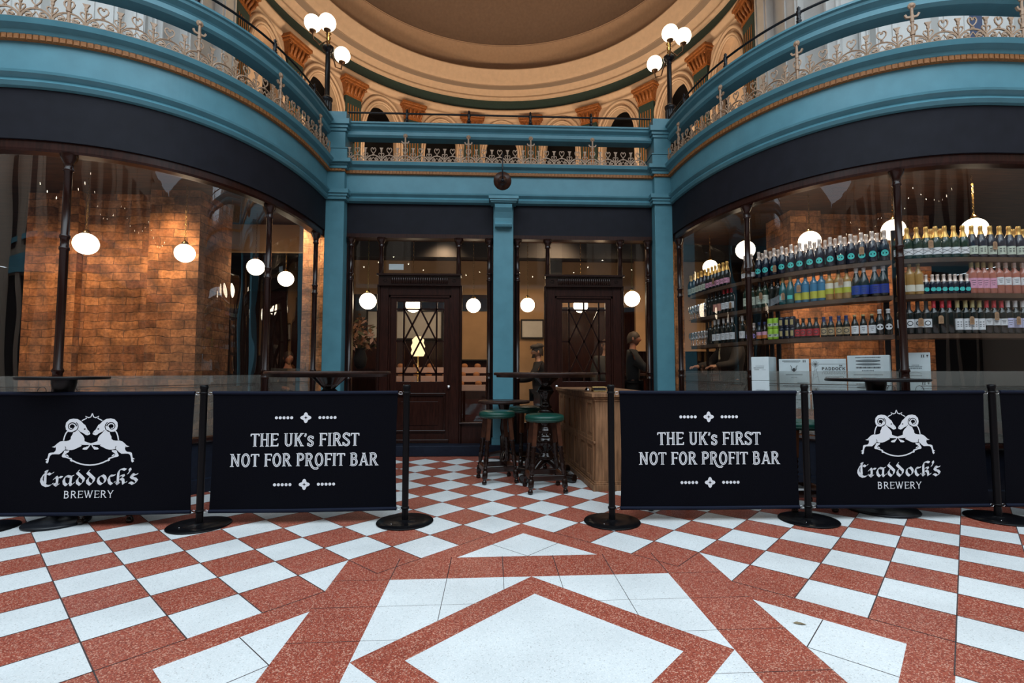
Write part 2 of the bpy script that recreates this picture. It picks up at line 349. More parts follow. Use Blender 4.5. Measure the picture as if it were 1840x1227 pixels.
# ================================================================ shop corners: everything swept along the plan curves
ENT = [(-.02, 3.40), (.03, 3.41), (.05, 3.44), (.03, 3.47), (.07, 3.50), (.075, 3.52), (.012, 3.535), (.012, 3.785), (.05, 3.835), (.06, 3.865), (.11, 3.885), (.125, 3.925), (.10, 3.935), (-.25, 3.94), (-.25, 3.40)]
DEN = [(.012, 3.785), (.042, 3.787), (.045, 3.826), (.012, 3.828)]
def frame_of(path, s, o=0): x, y, nx, ny = at(path, s, o); return (x, y), (-ny, nx), (nx, ny)
CEN = [(-2.30+.05*i, 6.76, 0, -1) for i in range(int(4.65/.05)+1)]
for nm, path, side in (('left', LEFT, 'left-hand'), ('right', RIGHT, 'right-hand')):
    P = seg(path, 0, 8.2)
    e = MB(); e.sweep(P, ENT, 0, True, False)
    o = e.build('trim_1' if nm == 'left' else 'trim_2', 'blue'); S(o, 'teal blue moulded balcony edge curving over the '+side+' shop window', 'balcony edge')
    d = MB(); d.sweep(P, DEN, 0, True)
    n = int(8.2/.045)
    for i in range(n):                                     # the little blocks between the dark gaps
        c, t_, nn = frame_of(path, (i+.5)*.045, .047)
        d.obox(c, t_, nn, .018, .006, 3.787, 3.826)
    d.build('dentil_band', 'gold', o)
    f = MB(); f.sweep(P, [(-.02, 2.985), (0, 2.985), (0, 3.40), (-.02, 3.41), (-.2, 3.41), (-.2, 2.985)], 0, True)
    o = f.build('wall_'+nm, 'navy'); S(o, 'navy black fascia board curving above the '+side+' shop window', 'fascia')
    h = MB(); h.sweep(P, [(-.03, 2.90), (-.02, 2.92), (-.02, 2.985), (-.14, 2.985), (-.14, 2.90)], 0, True)
    w_ = S(h.build('window_1' if nm == 'left' else 'window_2', 'mahog'), 'tall curved shop window on the '+side+' rounded corner', 'window')
    r = MB(); r.sweep(P, [(-.03, 0), (-.03, .12), (-.05, .13), (-.05, .46), (-.12, .46), (-.12, 0)], 0, True); r.build('stall_riser', 'plinth', w_)
    r = MB(); r.sweep(P, [(-.02, .46), (-.01, .475), (-.02, .50), (-.11, .50), (-.11, .46)], 0, True); r.build('sill', 'mahog2', w_)
    # mullions: turned timber columns
    if nm == 'left': ms = [.20, 1.40, 3.13, 5.1, 7.0]
    else: ms = [.12, 1.62, 3.22, 5.1, 7.0]
    ms[1] = s_at_y(path, 5.42 if nm == 'left' else 5.20); ms[2] = s_at_x(path, -3.55 if nm == 'left' else 3.50)
    for s_ in ms:
        x, y, nx, ny = at(path, s_, -.065); c = MB()
        pr = [(.042, .50), (.042, .56), (.034, .58), (.034, 1.02), (.040, 1.03), (.040, 1.05), (.034, 1.06), (.034, 1.10), (.040, 1.11), (.040, 1.125), (.031, 1.14), (.030, 2.10), (.037, 2.11), (.037, 2.125), (.030, 2.135), (.030, 2.20), (.037, 2.21), (.037, 2.225), (.029, 2.235), (.028, 2.76), (.036, 2.765), (.036, 2.78), (.030, 2.79), (.034, 2.83), (.055, 2.87), (.062, 2.90)]
        c.lathe(pr, (x, y, 0), 14); c.build('mullion', 'mahog2', w_)
    gs = [0]+ms+[8.15]
    for i in range(len(gs)-1):
        if gs[i+1]-gs[i] < .15: continue
        g = MB(); g.sweep(seg(path, gs[i], gs[i+1], -.075), [(0, .50), (0, 2.90)], 0, sm=True); g.build('glass_pane', 'bowglass', w_)
        k = MB(); k.sweep(seg(path, gs[i]+.04, gs[i+1]-.04, -.083), [(0, .51), (0, 1.075 if nm == 'left' else 1.115)], 0, sm=True)
        z = 1.0
        fr = seg(path, gs[i]+.12, gs[i+1]-.12, -.074)
        k.sweep(fr, [(0, .985), (0, .990)], 1); k.sweep(fr, [(0, .965), (0, .968)], 1)
        for ss, sg in ((gs[i]+.12, 1), (gs[i+1]-.12, -1)):   # scrolled corners of the printed border
            pts = []
            for t in range(15):
                a = t*.45; rr = .05*(1-t/16)
                x, y, nx, ny = at(path, ss-sg*.02+sg*rr*math.cos(a)*.8, -.072); pts.append((x, y, .95+rr*math.sin(a)))
            k.tube(pts, .0025, 4, 1)
        k.build('frosted_film', ['frost', 'filmline'], w_)
# centre entablature
e = MB(); e.sweep(CEN, ENT, 0, True)
o = S(e.build('trim_3', 'blue'), 'straight teal blue balcony edge above the two doors', 'balcony edge')
d = MB(); d.sweep(CEN, DEN, 0, True)
for i in range(int(4.2/.045)): d.obox((-2.08+(i+.5)*.045, 6.76-.047), (1, 0), (0, -1), .018, .006, 3.787, 3.826)
d.build('dentil_band', 'gold', o)
f = MB(); f.box(-2.10, 2.16, 6.80, 6.95, 2.985, 3.41); S(f.build('wall_center', 'navy'), 'navy black fascia board above the two doors', 'fascia')
# piers
def pier(x0, x1, nm, lab, top=True):
    p = MB(); y0, y1 = 6.66, 7.0
    p.bbox(x0, x1, y0, y1, .14, 3.40, .006); p.box(x0-.02, x1+.02, y0-.02, y1, 0, .22)
    for z0, z1, d_ in ((3.40, 3.44, .035), (3.44, 3.475, .05), (3.475, 3.53, .07)): p.box(x0-d_, x1+d_, y0-d_, y1+.02, z0, z1)
    p.box(x0, x1, y0, y1, 3.53, 3.82)
    for z0, z1, d_ in ((3.82, 3.86, .04), (3.86, 3.885, .06), (3.885, 3.935, .10), (3.935, 3.96, .03), (3.96, 4.09, .035), (4.09, 4.105, .045)): p.box(x0-d_, x1+d_, y0-d_, y1+.05, z0, z1)
    p.bbox(x0, x1, y0, y1+.02, 4.10, 4.36, .004)
    for z0, z1, d_ in ((4.34, 4.38, .02), (4.38, 4.42, .04), (4.42, 4.49, .065), (4.49, 4.61, .012)): p.box(x0-d_, x1+d_, y0-d_, y1+d_, z0, z1)
    o = p.build(nm, 'blue'); S(o, lab, 'pier')
    g = MB(); g.box(x0-.01, x1+.01, y0-.02, y0+.1, 3.787, 3.82)
    for i in range(int((x1-x0)/.045)): g.box(x0+i*.045, x0+i*.045+.036, y0-.03, y0, 3.789, 3.818)
    g.build('dentil_band', 'gold', o)
pier(-2.33, -2.08, 'trim_4', 'teal blue pier at the left end of the door front'); pier(2.13, 2.375, 'trim_5', 'teal blue pier at the right end of the door front')
p = MB(); p.bbox(-.085, .185, 6.69, 6.95, .14, 3.37, .006); p.box(-.10, .20, 6.67, 6.9, 0, .22)
o = S(p.build('trim_6', 'blue'), 'slim teal blue pier between the two doors with a scroll bracket', 'pier')
c = MB()
sec = [(0, 3.36), (.13, 3.36), (.155, 3.33), (.15, 3.29), (.11, 3.24), (.07, 3.17), (.065, 3.12), (.09, 3.10), (.10, 3.075), (.085, 3.05), (.05, 3.045), (0, 3.05)]
c.sweep([(-.065, 6.69, 0, -1), (.165, 6.69, 0, -1)], sec, 0, True)
c.box(-.13, .235, 6.50, 6.70, 3.37, 3.395); c.box(-.145, .25, 6.485, 6.70, 3.395, 3.43); c.box(-.12, .22, 6.52, 6.7, 3.352, 3.372)
c.build('scroll_bracket', 'blue', o)
p = MB(); p.bbox(-2.4, 2.4, 6.62, 7.0, 0, .14, .01); S(p.build('trim_7', 'plinth'), 'low blue black stone step under the two doors', 'step')
# ================================================================ door fronts
def doorfront(name, nl, x, knobx, lab):
    xl, c1, c2, xr = x
    dr = empty(name, ((c1+c2)/2, 6.85, .14)); S(dr, lab, 'door'); ox, oy, oz = dr.location
    def put(mb, nm, m, par=dr, **k):
        mb.v = [(a-ox, b_-oy, c_-oz) for a, b_, c_ in mb.v]; o = mb.build(nm, m, par, **k); return o
    f = MB()
    f.box(c1-.02, c1+.10, 6.83, 6.93, .14, 2.28); f.box(c2-.10, c2+.02, 6.83, 6.93, .14, 2.28); f.box(c1+.1, c2-.1, 6.84, 6.93, 2.15, 2.28)
    f.box(c1+.10, c1+.125, 6.85, 6.93, .14, 2.15); f.box(c2-.125, c2-.10, 6.85, 6.93, .14, 2.15); f.box(c1+.1, c2-.1, 6.85, 6.93, 2.12, 2.15)
    put(f, 'door_frame', 'mahog')
    f = MB(); f.box(c1-.03, c2+.03, 6.80, 6.93, 2.28, 2.41); f.box(c1-.05, c2+.05, 6.76, 6.95, 2.41, 2.435); f.box(c1-.04, c2+.04, 6.78, 6.95, 2.27, 2.285)
    n = 26
    for i in range(n):
        xx = c1+.14+(c2-c1-.28)*(i+.5)/n; f.lathe([(.010, 2.30), (.013, 2.31), (.010, 2.375), (.006, 2.385)], (xx, 6.797, 0), 6)
    for xx in (c1+.06, c2-.06):
        for k in range(6): a = k*PI/3; f.lathe([(.001, -.004), (.012, 0), (.001, .004)], (xx+.020*math.cos(a), 6.797, 2.345+.020*math.sin(a)), 6)
    put(f, 'carved_transom', 'mahog2')
    g1, g2 = c1+.205, c2-.20; z0, z1 = .97, 2.065
    l = MB()
    L0, L1 = c1+.125, c2-.125
    l.box(L0, g1, 6.87, 6.915, .15, 2.12); l.box(g2, L1, 6.87, 6.915, .15, 2.12); l.box(g1, g2, 6.87, 6.915, z1, 2.12); l.box(g1, g2, 6.87, 6.915, .15, .30); l.box(g1, g2, 6.87, 6.915, .78, z0)
    l.box(g1, g2, 6.885, 6.91, .30, .78); l.box(g1+.07, g2-.07, 6.875, 6.89, .38, .70)
    put(l, 'door_leaf', 'mahog', bev=.003)
    m_ = MB()
    for (a, b_, c_, d_) in ((g1-.03, g2+.03, .785, .815), (g1-.03, g2+.03, .285, .315), (L0, L1, .15, .19)): m_.box(a, b_, 6.85, 6.88, c_, d_)
    m_.box(g1-.03, g1, 6.855, 6.88, .3, .8); m_.box(g2, g2+.03, 6.855, 6.88, .3, .8)
    put(m_, 'panel_moulding', 'mahog2', bev=.004)
    k = MB(); px = lambda t: g1+(g2-g1)*t; hb = .011
    def bar(p, q_):
        dx, dz = q_[0]-p[0], q_[1]-p[1]; ll = math.hypot(dx, dz); nx, nz = -dz/ll*hb, dx/ll*hb
        vs = [(p[0]+nx, p[1]+nz), (q_[0]+nx, q_[1]+nz), (q_[0]-nx, q_[1]-nz), (p[0]-nx, p[1]-nz)]
        k.add([(a, 6.872, b_) for a, b_ in vs]+[(a, 6.896, b_) for a, b_ in vs], [(0, 1, 2, 3), (7, 6, 5, 4), (0, 4, 5, 1), (1, 5, 6, 2), (2, 6, 7, 3), (3, 7, 4, 0)])
    zT, zB = z1-.105, z0+.11; tl, tm, tr = .155, .5, .845
    bar((px(0), zT), (px(1), zT)); bar((px(0), zB), (px(1), zB))
    bar((px(tl), z0), (px(tl), z1)); bar((px(tr), z0), (px(tr), z1))
    bar((px(tm), zT), (px(tm), z1)); bar((px(tm), z0), (px(tm), zB))
    zm = (zT+zB)/2; bar((px(0), zm), (px(tl), zm)); bar((px(tr), zm), (px(1), zm))
    q1, q3 = (zT+zm)/2, (zm+zB)/2; ta, tb = (tl+tm)/2, (tm+tr)/2
    for a, b_ in (((tl, zT), (tm, zm)), ((tm, zm), (tr, zB)), ((tm, zT), (tl, zm)), ((tm, zT), (tr, zm)), ((tr, zT), (tm, zm)), ((tm, zm), (tl, zB)), ((tl, zm), (tm, zB)), ((tr, zm), (tm, zB))): bar((px(a[0]), a[1]), (px(b_[0]), b_[1]))
    put(k, 'glazing_bars', 'mahog2')
    g = MB(); g.poly([(g1, 6.9, z0), (g2, 6.9, z0), (g2, 6.9, z1), (g1, 6.9, z1)]); put(g, 'glass_pane', 'glass')
    kn = MB(); kn.lathe([(.001, -.05), (.018, -.048), (.026, -.035), (.022, -.022), (.009, -.016), (.009, 0), (.024, .002), (.024, .008)], (0, 0, 0), 14)
    kn.v = [(knobx+v[0], 6.866+v[2], .90+v[1]) for v in kn.v]; put(kn, 'door_knob', 'chrome')
    # shopfront either side and above
    wn = empty(nl, ((c1+c2)/2, 6.82, .14)); S(wn, 'dark mahogany shopfront glazing round '+lab, 'window'); ox, oy, oz = wn.location
    def put2(mb, nm, m, **k): mb.v = [(a-ox, b_-oy, c_-oz) for a, b_, c_ in mb.v]; return mb.build(nm, m, wn, **k)
    for xx, zz in ((xl, .14), (c1, 2.43), (c2, 2.43), (xr, .14)):
        c = MB(); pr = [(.04, .14), (.04, .3), (.034, .32)] if zz < 1 else [(.034, 2.43)]
        for z in (1.00, 1.08, 2.34, 2.43):
            if z > zz+.1: pr += [(.031, z), (.039, z+.004), (.039, z+.016), (.031, z+.022)]
        pr += [(.030, 2.80), (.038, 2.805), (.038, 2.82), (.032, 2.83), (.040, 2.86), (.062, 2.895), (.064, 2.93)]
        c.lathe(pr, (xx, 6.815, 0), 14); put2(c, 'column', 'mahog2')
    for xx in (c1-.03, c2+.03):
        c = MB(); c.lathe([(.022, .14), (.022, 2.28)], (xx, 6.83, 0), 10); put2(c, 'slim_column', 'mahog2')
    h = MB(); h.box(xl-.07, xr+.07, 6.80, 6.93, 2.93, 2.985); h.box(xl-.09, xl+.015, 6.83, 6.93, .14, 2.93); h.box(xr-.015, xr+.09, 6.83, 6.93, .14, 2.93)
    h.box(xl, c1-.02, 6.83, 6.93, .14, .40); h.box(c2+.02, xr, 6.83, 6.93, .14, .40); put2(h, 'timber_frame', 'mahog')
    h = MB(); h.box(xl, c1-.02, 6.79, 6.93, .40, .42); h.box(c2+.02, xr, 6.79, 6.93, .40, .42); put2(h, 'sill', 'mahog2', bev=.004)
    for a, b_, z0_, z1_ in ((xl, c1-.02, .42, 2.93), (c2+.02, xr, .42, 2.93), (c1, c2, 2.435, 2.93)):
        g = MB(); g.poly([(a, 6.885, z0_), (b_, 6.885, z0_), (b_, 6.885, z1_), (a, 6.885, z1_)]); put2(g, 'glass_pane', 'glass')
    return wn
doorfront('door_1', 'window_3', (-2.02, -1.61, -.56, -.14), -.685, 'mahogany door with diamond glazing, left of the slim blue pier')
doorfront('door_2', 'window_4', (.245, .665, 1.675, 2.07), .785, 'mahogany door with diamond glazing, right of the slim blue pier')
# ================================================================ gallery deck and back walls of the bar
b = MB(); b.box(-11, 11, 6.9, 12.0, 3.42, 3.9); S(b.build('ceiling', 'ceil'), 'dark boarded ceiling inside the bar', 'ceiling')
for nm, path, sd in (('ceiling_left', LEFT, -1), ('ceiling_right', RIGHT, 1)):
    b = MB(); P = [p for p in seg(path, 0, 8.2, -.2, .1)]
    for i in range(len(P)-1):
        (x0, y0, _, _), (x1, y1, _, _) = P[i], P[i+1]
        for z in (3.41, 3.93): b.poly([(x0, y0, z), (x1, y1, z), (x1, 7.0, z), (x0, 7.0, z)])
    S(b.build(nm, 'ceil'), 'dark boarded ceiling over the '+('left' if sd < 0 else 'right')+' bar room', 'ceiling')
# ================================================================ bar rooms behind the glass
def gx(px, Y):              # x on the horizon line of a picture column at depth Y
    k = (px-937.69)/897.7; return Y*(.04495+k*.99899)/(.99731-k*.04498)
def hx(px, py): return 937.7+(px-937.7)/(1-(666-py)/15480)     # the column where a plumb line through (px, py) meets the horizon
b = MB()
for path in (LEFT, RIGHT):
    P = seg(path, 0, 8.2, -.12, .1)
    for i in range(len(P)-1):
        (x0, y0, _, _), (x1, y1, _, _) = P[i], P[i+1]; b.poly([(x0, y0, .01), (x1, y1, .01), (x1, 12, .01), (x0, 12, .01)])
b.poly([(-2.2, 6.95, .01), (2.25, 6.95, .01), (2.25, 12, .01), (-2.2, 12, .01)])
S(b.build('floor_bar', 'floorin'), 'dark boarded floor inside the bar', 'floor')
def wall(name, boxes, m, lab, uv=False):
    b = MB()
    for q_ in boxes: b.box(*q_)
    o = b.build(name, m, uv=uv); S(o, lab, 'wall'); return o
wall('wall_brick_left', [(gx(36, 6.6), -3.80, 6.6, 7.18, .01, 3.41), (-4.42, -3.80, 6.42, 6.6, .01, 3.41), (-5.6, -5.35, 6.5, 6.6, .01, 3.41)], 'brick', 'old brown brick wall inside the left corner room', True)
wall('wall_brick_pier', [(-2.83, -2.50, 7.25, 7.75, .01, 3.41)], 'brickpale', 'pale rough brick pier beside the left blue pier', True)
wall('wall_brick_right', [(4.15, 6.35, 7.0, 7.5, .01, 3.41), (4.15, 4.6, 6.85, 7.0, .01, 3.41), (5.5, 5.75, 6.9, 7.0, .01, 3.41)], 'brick', 'old brown brick wall behind the bottle shelves', True)
wall('wall_brick_strip', [(2.60, 2.74, 7.25, 7.5, .01, 3.41)], 'brickpale', 'narrow pale brick strip beside the right blue pier', True)
wall('wall_back', [(-11, 11, 11.5, 11.7, .01, 3.41), (-11.2, -11, 4, 11.5, .01, 3.41), (11, 11.2, 4, 11.5, .01, 3.41)], 'dark', 'dark back wall of the bar')
wall('wall_tan_back', [(-3.2, .35, 10.4, 10.5, 2.70, 3.41), (.35, 1.0, 10.35, 10.5, .01, 3.41), (1.0, 4.2, 10.4, 10.5, 2.45, 3.41), (2.7, 4.3, 9.75, 9.85, 1.5, 3.41), (-4.7, -2.84, 7.9, 8.0, 2.98, 3.41)], 'room', 'tan plastered wall at the back of the bar')
wall('wall_panelled_back', [(-3.4, .35, 10.42, 10.5, .01, 2.70), (1.0, 4.2, 10.42, 10.5, .01, 2.45), (-6.5, -3.2, 10.45, 10.5, .01, 2.75)], 'mahog', 'dark wood panelling along the back of the bar')
wall('wall_beam', [(-6.0, 6.0, 8.9, 9.1, 3.15, 3.42), (1.0, 1.22, 9.6, 9.8, .01, 3.42)], 'dark', 'dark beam under the bar ceiling')
# pale noticeboard wall pictures behind the left door
def frame(name, x, z, w_, h_, y, lab, mi='white'):
    e = empty(name, (x, y, z)); tag(e, lab, 'picture')
    f = MB()
    for q_ in ((-w_/2-.03, w_/2+.03, -.02, .02, h_/2, h_/2+.03), (-w_/2-.03, w_/2+.03, -.02, .02, -h_/2-.03, -h_/2), (-w_/2-.03, -w_/2, -.02, .02, -h_/2, h_/2), (w_/2, w_/2+.03, -.02, .02, -h_/2, h_/2)): f.box(*q_)
    f.build('picture_frame', 'dark', e); p = MB(); p.box(-w_/2, w_/2, 0, .02, -h_/2, h_/2); p.build('picture_panel', mi, e)
frame('wall_picture', -1.95, 2.06, 1.5, .55, 10.36, 'wide pale picture high on the back wall behind the left door')
frame('wall_mirror', -.62, 1.85, .95, 1.0, 10.36, 'dark framed brown picture on the back wall right of the left door', 'room')
frame('wall_poster', .68, 1.98, .42, .34, 10.30, 'pale poster with a big letter on the tan wall behind the right door')
b = MB(); b.box(-.05, .05, -.03, -.025, -.09, .09); o = b.build('exit_box', 'carton'); o.location = (gx(710, 6.9), 6.93, 2.55); o.scale = (2.0, 1, .45); tag(o, 'small blank white notice stuck inside the glass over the left door', 'sign')
e = empty('bar_counter', (2.9, 9.35, 0)); tag(e, 'long dark bar counter inside behind the right door', 'bar counter')
b = MB(); b.box(-1.7, 1.2, -.3, .25, 0, 1.02); b.build('counter_front', 'mahog', e); b = MB(); b.bbox(-1.75, 1.25, -.36, .3, 1.02, 1.07); b.build('counter_top', 'twood', e)
e = empty('flower_arrangement', (gx(648, 8.2), 8.2, 0)); tag(e, 'tall vase of dried flowers and leaves behind the left-hand sidelight', 'flowers')
b = MB(); b.box(-.3, .3, -.2, .2, 0, 1.15); b.build('stand', 'mahog', e)
b = MB(); b.lathe([(.05, 1.15), (.09, 1.2), (.11, 1.32), (.07, 1.45), (.09, 1.48)], n=14); b.build('vase', 'dark', e)
b = MB(); rnd = random.Random(3)
for i in range(150):
    a = rnd.uniform(0, 2*PI); r_ = rnd.uniform(0, .30); z = 1.45+rnd.uniform(0, .62)*(1-.4*r_/.3)
    c = Vector((r_*math.cos(a), r_*math.sin(a), z)); d = Vector((rnd.uniform(-1, 1), rnd.uniform(-1, 1), rnd.uniform(-.6, 1))).normalized()*rnd.uniform(.04, .08); n_ = d.cross(Vector((rnd.uniform(-1, 1), rnd.uniform(-1, 1), rnd.uniform(-1, 1)))).normalized()*.028
    b.poly([c-d, c+n_, c+d, c-n_], rnd.choice((0, 0, 1, 2)))
    if i % 5 == 0: b.tube([(0, 0, 1.4), c], .003, 3, 1)
b.build('foliage', [mat('dried_leaf', (.30, .13, .06), .8), mat('olive_leaf', (.12, .11, .05), .8), mat('pale_petal', (.55, .32, .24), .8)], e)
e = empty('display_cabinet', (-1.35, 9.3, 0)); tag(e, 'low cabinet with pale pink tiers behind the left door', 'cabinet')
b = MB(); b.box(-.9, 1.1, -.2, .4, 0, .75); b.build('cabinet_body', 'mahog', e)
PK = mat('pale_pink_tier', (.55, .36, .30), .6); BU = mat('baked_crust', (.42, .17, .06), .7)
for k in range(3): b = MB(); b.bbox(-.9, 1.1, -.2+k*.16, -.05+k*.16, .75+k*.16, .86+k*.16, .005); b.build('tier', PK, e)
rb = random.Random(9); bun0 = None
for k in range(3):
    for i in range(7):
        if bun0 is None: bb = MB(); bb.lathe([(.05, 0), (.062, .02), (.055, .05), (.03, .07), (.001, .075)], n=12); o = bun0 = bb.build('bread_bun', BU)
        else: o = bun0.copy(); col.objects.link(o)
        o.location = (-1.35-.75+i*.28+rb.uniform(-.05, .05), 9.3-.125+k*.16, .8605+k*.16); tag(o, 'baked bun on the pink tiers behind the left door', 'bun', 'buns on the pink tiers')
e = empty('table_lamp', (gx(750, 9.1), 9.1, 1.18)); e.location.z = 1.02; tag(e, 'small glowing lamp with knobbly shade behind the left door', 'lamp'); e.location.y = 9.18; e.location.z = .8605
b = MB(); b.lathe([(.07, 0), (.07, .02), (.015, .04), (.015, .55)], n=12); b.build('stem', 'brass', e)
b = MB(); b.lathe([(.10, .52), (.13, .58), (.11, .64), (.13, .70), (.10, .76), (.11, .82), (.05, .88)], n=14, caps=False); b.build('shade', emis('glowing_shade', (1, .72, .38), 1.6), e)
# ---------------------------------------------------------------- pendant globes on chains
def pendant(px, py, Y, z, r, lab, top=3.41):
    e = empty('pendant_lamp', (gx(hx(px, py), Y), Y, z)); tag(e, lab, 'lamp', 'pendant globe lamps in the bar')
    b = MB(); b.sphere((0, 0, 0), r, 28, 18); b.build('opal_globe', 'globe', e)
    b = MB(); b.lathe([(.035, r-.008), (.04, r+.01), (.03, r+.03), (.008, r+.05)], n=12); b.build('brass_cap', 'brass', e)
    b = MB(); zz = r+.05; i = 0
    while zz < top-z:
        a = (i % 2)*PI/2; pts = [(.009*math.cos(t)*math.cos(a), .009*math.cos(t)*math.sin(a), zz+.018+.021*math.sin(t)) for t in [k*PI/3 for k in range(6)]]
        b.tube(pts, .0028, 4, closed=True); zz += .034; i += 1
    b.build('chain', 'brass', e)
def pz(py, px, Y):          # height seen at picture row py
    k = (px-937.69)/897.7; l = (613.5-py)/897.7
    dy = .04495*0+.99731+k*(-.04498)-l*.05801; dz = .05807+l*.99831
    return 1.12+Y*dz/dy
for px, py, Y, r, lab in (
 (157, 438, 6.05, .125, 'lit globe lamp nearest the outer end of the left shop window'), (334, 455, 6.25, .112, 'lit globe lamp hanging before the widest stretch of brick wall'),
 (461, 480, 7.35, .118, 'lit globe lamp touching the second mullion of the left window'), (515, 501, 8.1, .12, 'lit globe lamp nearest the pale brick pier'),
 (662, 541, 7.5, .122, 'lit globe lamp in the left-hand sidelight of the left door'), (743, 548, 8.2, .122, 'lit globe lamp seen through the diamond panes of the left door'),
 (851, 549, 8.4, .120, 'lit globe lamp in the right-hand sidelight of the left door'), (948, 548, 8.4, .120, 'lit globe lamp over the tan wall left of the right door'),
 (1043, 549, 8.2, .120, 'lit globe lamp seen through the diamond panes of the right door'), (1135, 537, 7.6, .120, 'lit globe lamp beside the right blue pier, left of it'),
 (1275, 480, 8.2, .12, 'lit globe lamp half hidden by gold topped bottles in the narrow pane'), (1338, 449, 6.6, .125, 'lit globe lamp just right of the first mullion of the bottle window'),
 (1453, 434, 6.2, .132, 'lit globe lamp behind the teal labelled bottles'), (1603, 413, 5.9, .128, 'lit globe lamp crossed by the mullion of the bottle window'),
 (1748, 412, 5.5, .128, 'lit globe lamp with a long chain above the navy labelled bottles')):
    pendant(px, py, Y, pz(py, px, Y), r, lab)
# ---------------------------------------------------------------- bottle shelves in the right window
ZS = (2.128, 1.803, 1.446)
SH = (.31, .20)              # distance of the shelf's middle behind the fascia line, depth
m1 = s_at_y(RIGHT, 5.20); m2 = s_at_x(RIGHT, 3.50); e_ = s_at_x(RIGHT, 5.1)
for (s0, s1, lab) in ((.12, m1-.0, 'narrow curved shelving with gold topped bottles and glasses beside the blue pier'), (m1+.06, m2-.03, 'curved bottle shelving between the two mullions'), (m2+.04, e_, 'wide bottle shelving at the outer end of the right window')):
    x, y, nx, ny = at(RIGHT, (s0+s1)/2, -SH[0]); e = empty('bottle_shelving', (x, y, 0)); tag(e, lab, 'shelf')
    for z in ZS:
        b = MB(); P = seg(RIGHT, s0, s1); b.sweep(P, [(-SH[0]+SH[1]/2, z-.04), (-SH[0]+SH[1]/2, z), (-SH[0]-SH[1]/2, z), (-SH[0]-SH[1]/2, z-.04)], 0, True)
        b.v = [(v[0]-x, v[1]-y, v[2]) for v in b.v]; b.build('shelf_board', 'shelf', e)
    for s_ in (s0+.02, s1-.02):
        b = MB(); X, Y, NX, NY = at(RIGHT, s_, -SH[0]-SH[1]/2-.012); b.obox((X-x, Y-y), (-NY, NX), (NX, NY), .022, .010, .01, 2.45); b.build('upright', 'black', e)
def pxs(px, o):             # arc length whose point stands in a picture column
    best, bs = 1e9, 0
    for i in range(0, 640):
        x, y, _, _ = at(RIGHT, i*.01, o)
        d = abs(gx(px, y)-x)
        if d < best: best, bs = d, i*.01
    return bs
CH = [(.001, 0), (.036, .002), (.042, .010), (.042, .135), (.038, .165), (.026, .205), (.0165, .235), (.0145, .262), (.0165, .266), (.0165, .282), (.0145, .296), (.001, .298)]
WI = [(.001, 0), (.034, .002), (.037, .008), (.037, .185), (.034, .200), (.018, .222), (.0145, .235), (.0140, .288), (.0155, .29), (.0155, .300), (.001, .300)]
BE = [(.001, 0), (.027, .002), (.030, .008), (.030, .105), (.026, .125), (.015, .155), (.0125, .185), (.0145, .187), (.0145, .200), (.001, .201)]
SM = [(.001, 0), (.024, .002), (.026, .008), (.026, .09), (.022, .11), (.012, .135), (.0105, .165), (.012, .168), (.012, .18), (.001, .181)]
CA = [(.001, .002), (.025, 0), (.031, .008), (.033, .014), (.033, .104), (.031, .110), (.027, .116), (.026, .112), (.001, .112)]
bg = lambda n, c, r=.08: mat(n, c, r, coat=.3)
G_ = dict(dark=bg('dark_bottle_glass', (.006, .010, .009)), green=bg('green_bottle_glass', (.012, .035, .022)), navy=bg('blue_black_bottle_glass', (.006, .012, .028)), brown=bg('brown_bottle_glass', (.05, .018, .006)),
 amber=bg('pale_amber_glass', (.35, .20, .06)), rose=bg('rose_wine', (.38, .13, .09)), teal=bg('teal_glass', (.01, .10, .11)), blue=bg('blue_spirit_glass', (.03, .14, .24)), yellow=bg('yellow_wine', (.42, .38, .06)))
def cm(n, c, r=.5): return mat(n, c, r)
F_ = dict(gold=mat('gold_foil', (.72, .42, .11), .32, metal=.5), silver=mat('silver_foil', (.62, .52, .46), .35, metal=.3), red=cm('red_capsule', (.45, .02, .03)), black=cm('black_capsule', (.008, .008, .01)), white=cm('white_capsule', (.62, .62, .62)),
 olive=cm('olive_capsule', (.35, .28, .12)), navy=cm('navy_capsule', (.01, .03, .12)), purple=cm('purple_label', (.28, .22, .55)), teal=cm('turquoise_label', (.05, .50, .46)), cream=cm('cream_label', (.62, .60, .50)),
 lwhite=cm('white_label', (.66, .68, .70)), pale=cm('pale_green_label', (.50, .56, .46)), pink=cm('pink_label', (.62, .30, .42)), salmon=cm('salmon_label', (.50, .22, .17)), blue=cm('royal_blue_label', (.012, .035, .26)), sky=cm('blue_band_label', (.02, .16, .30)),
 redl=cm('red_label', (.40, .02, .03)), tan=cm('tan_label', (.36, .27, .15)), lime=cm('lime_can_print', (.30, .52, .04)), orange=cm('orange_label', (.50, .15, .03)), yel=cm('yellow_label', (.42, .42, .04)), lilac=cm('lilac_label', (.50, .50, .68)))
def patch(b, prof_r, z0, z1, ha, mi=0, e=.0012, n=8, c0=0):
    vs = []
    for z in (z0, z1):
        for i in range(n+1):
            a = -PI/2+c0-ha+2*ha*i/n; vs.append(((prof_r+e)*math.cos(a), (prof_r+e)*math.sin(a), z))
    b.add(vs, [(i, i+1, n+2+i, n+1+i) for i in range(n)], mi, True)
def disc(b, R, zc, r, mi=0, e=.0014, n=18):
    vs = []
    for i in range(n):
        t = 2*PI*i/n; u = r*math.cos(t)/R; vs.append(((R+e)*math.sin(u), -(R+e)*math.cos(u), zc+r*math.sin(t)))
    b.add(vs+[(0, -(R+e)-.0002, zc)], [(i, (i+1) % n, n) for i in range(n)], mi, True)
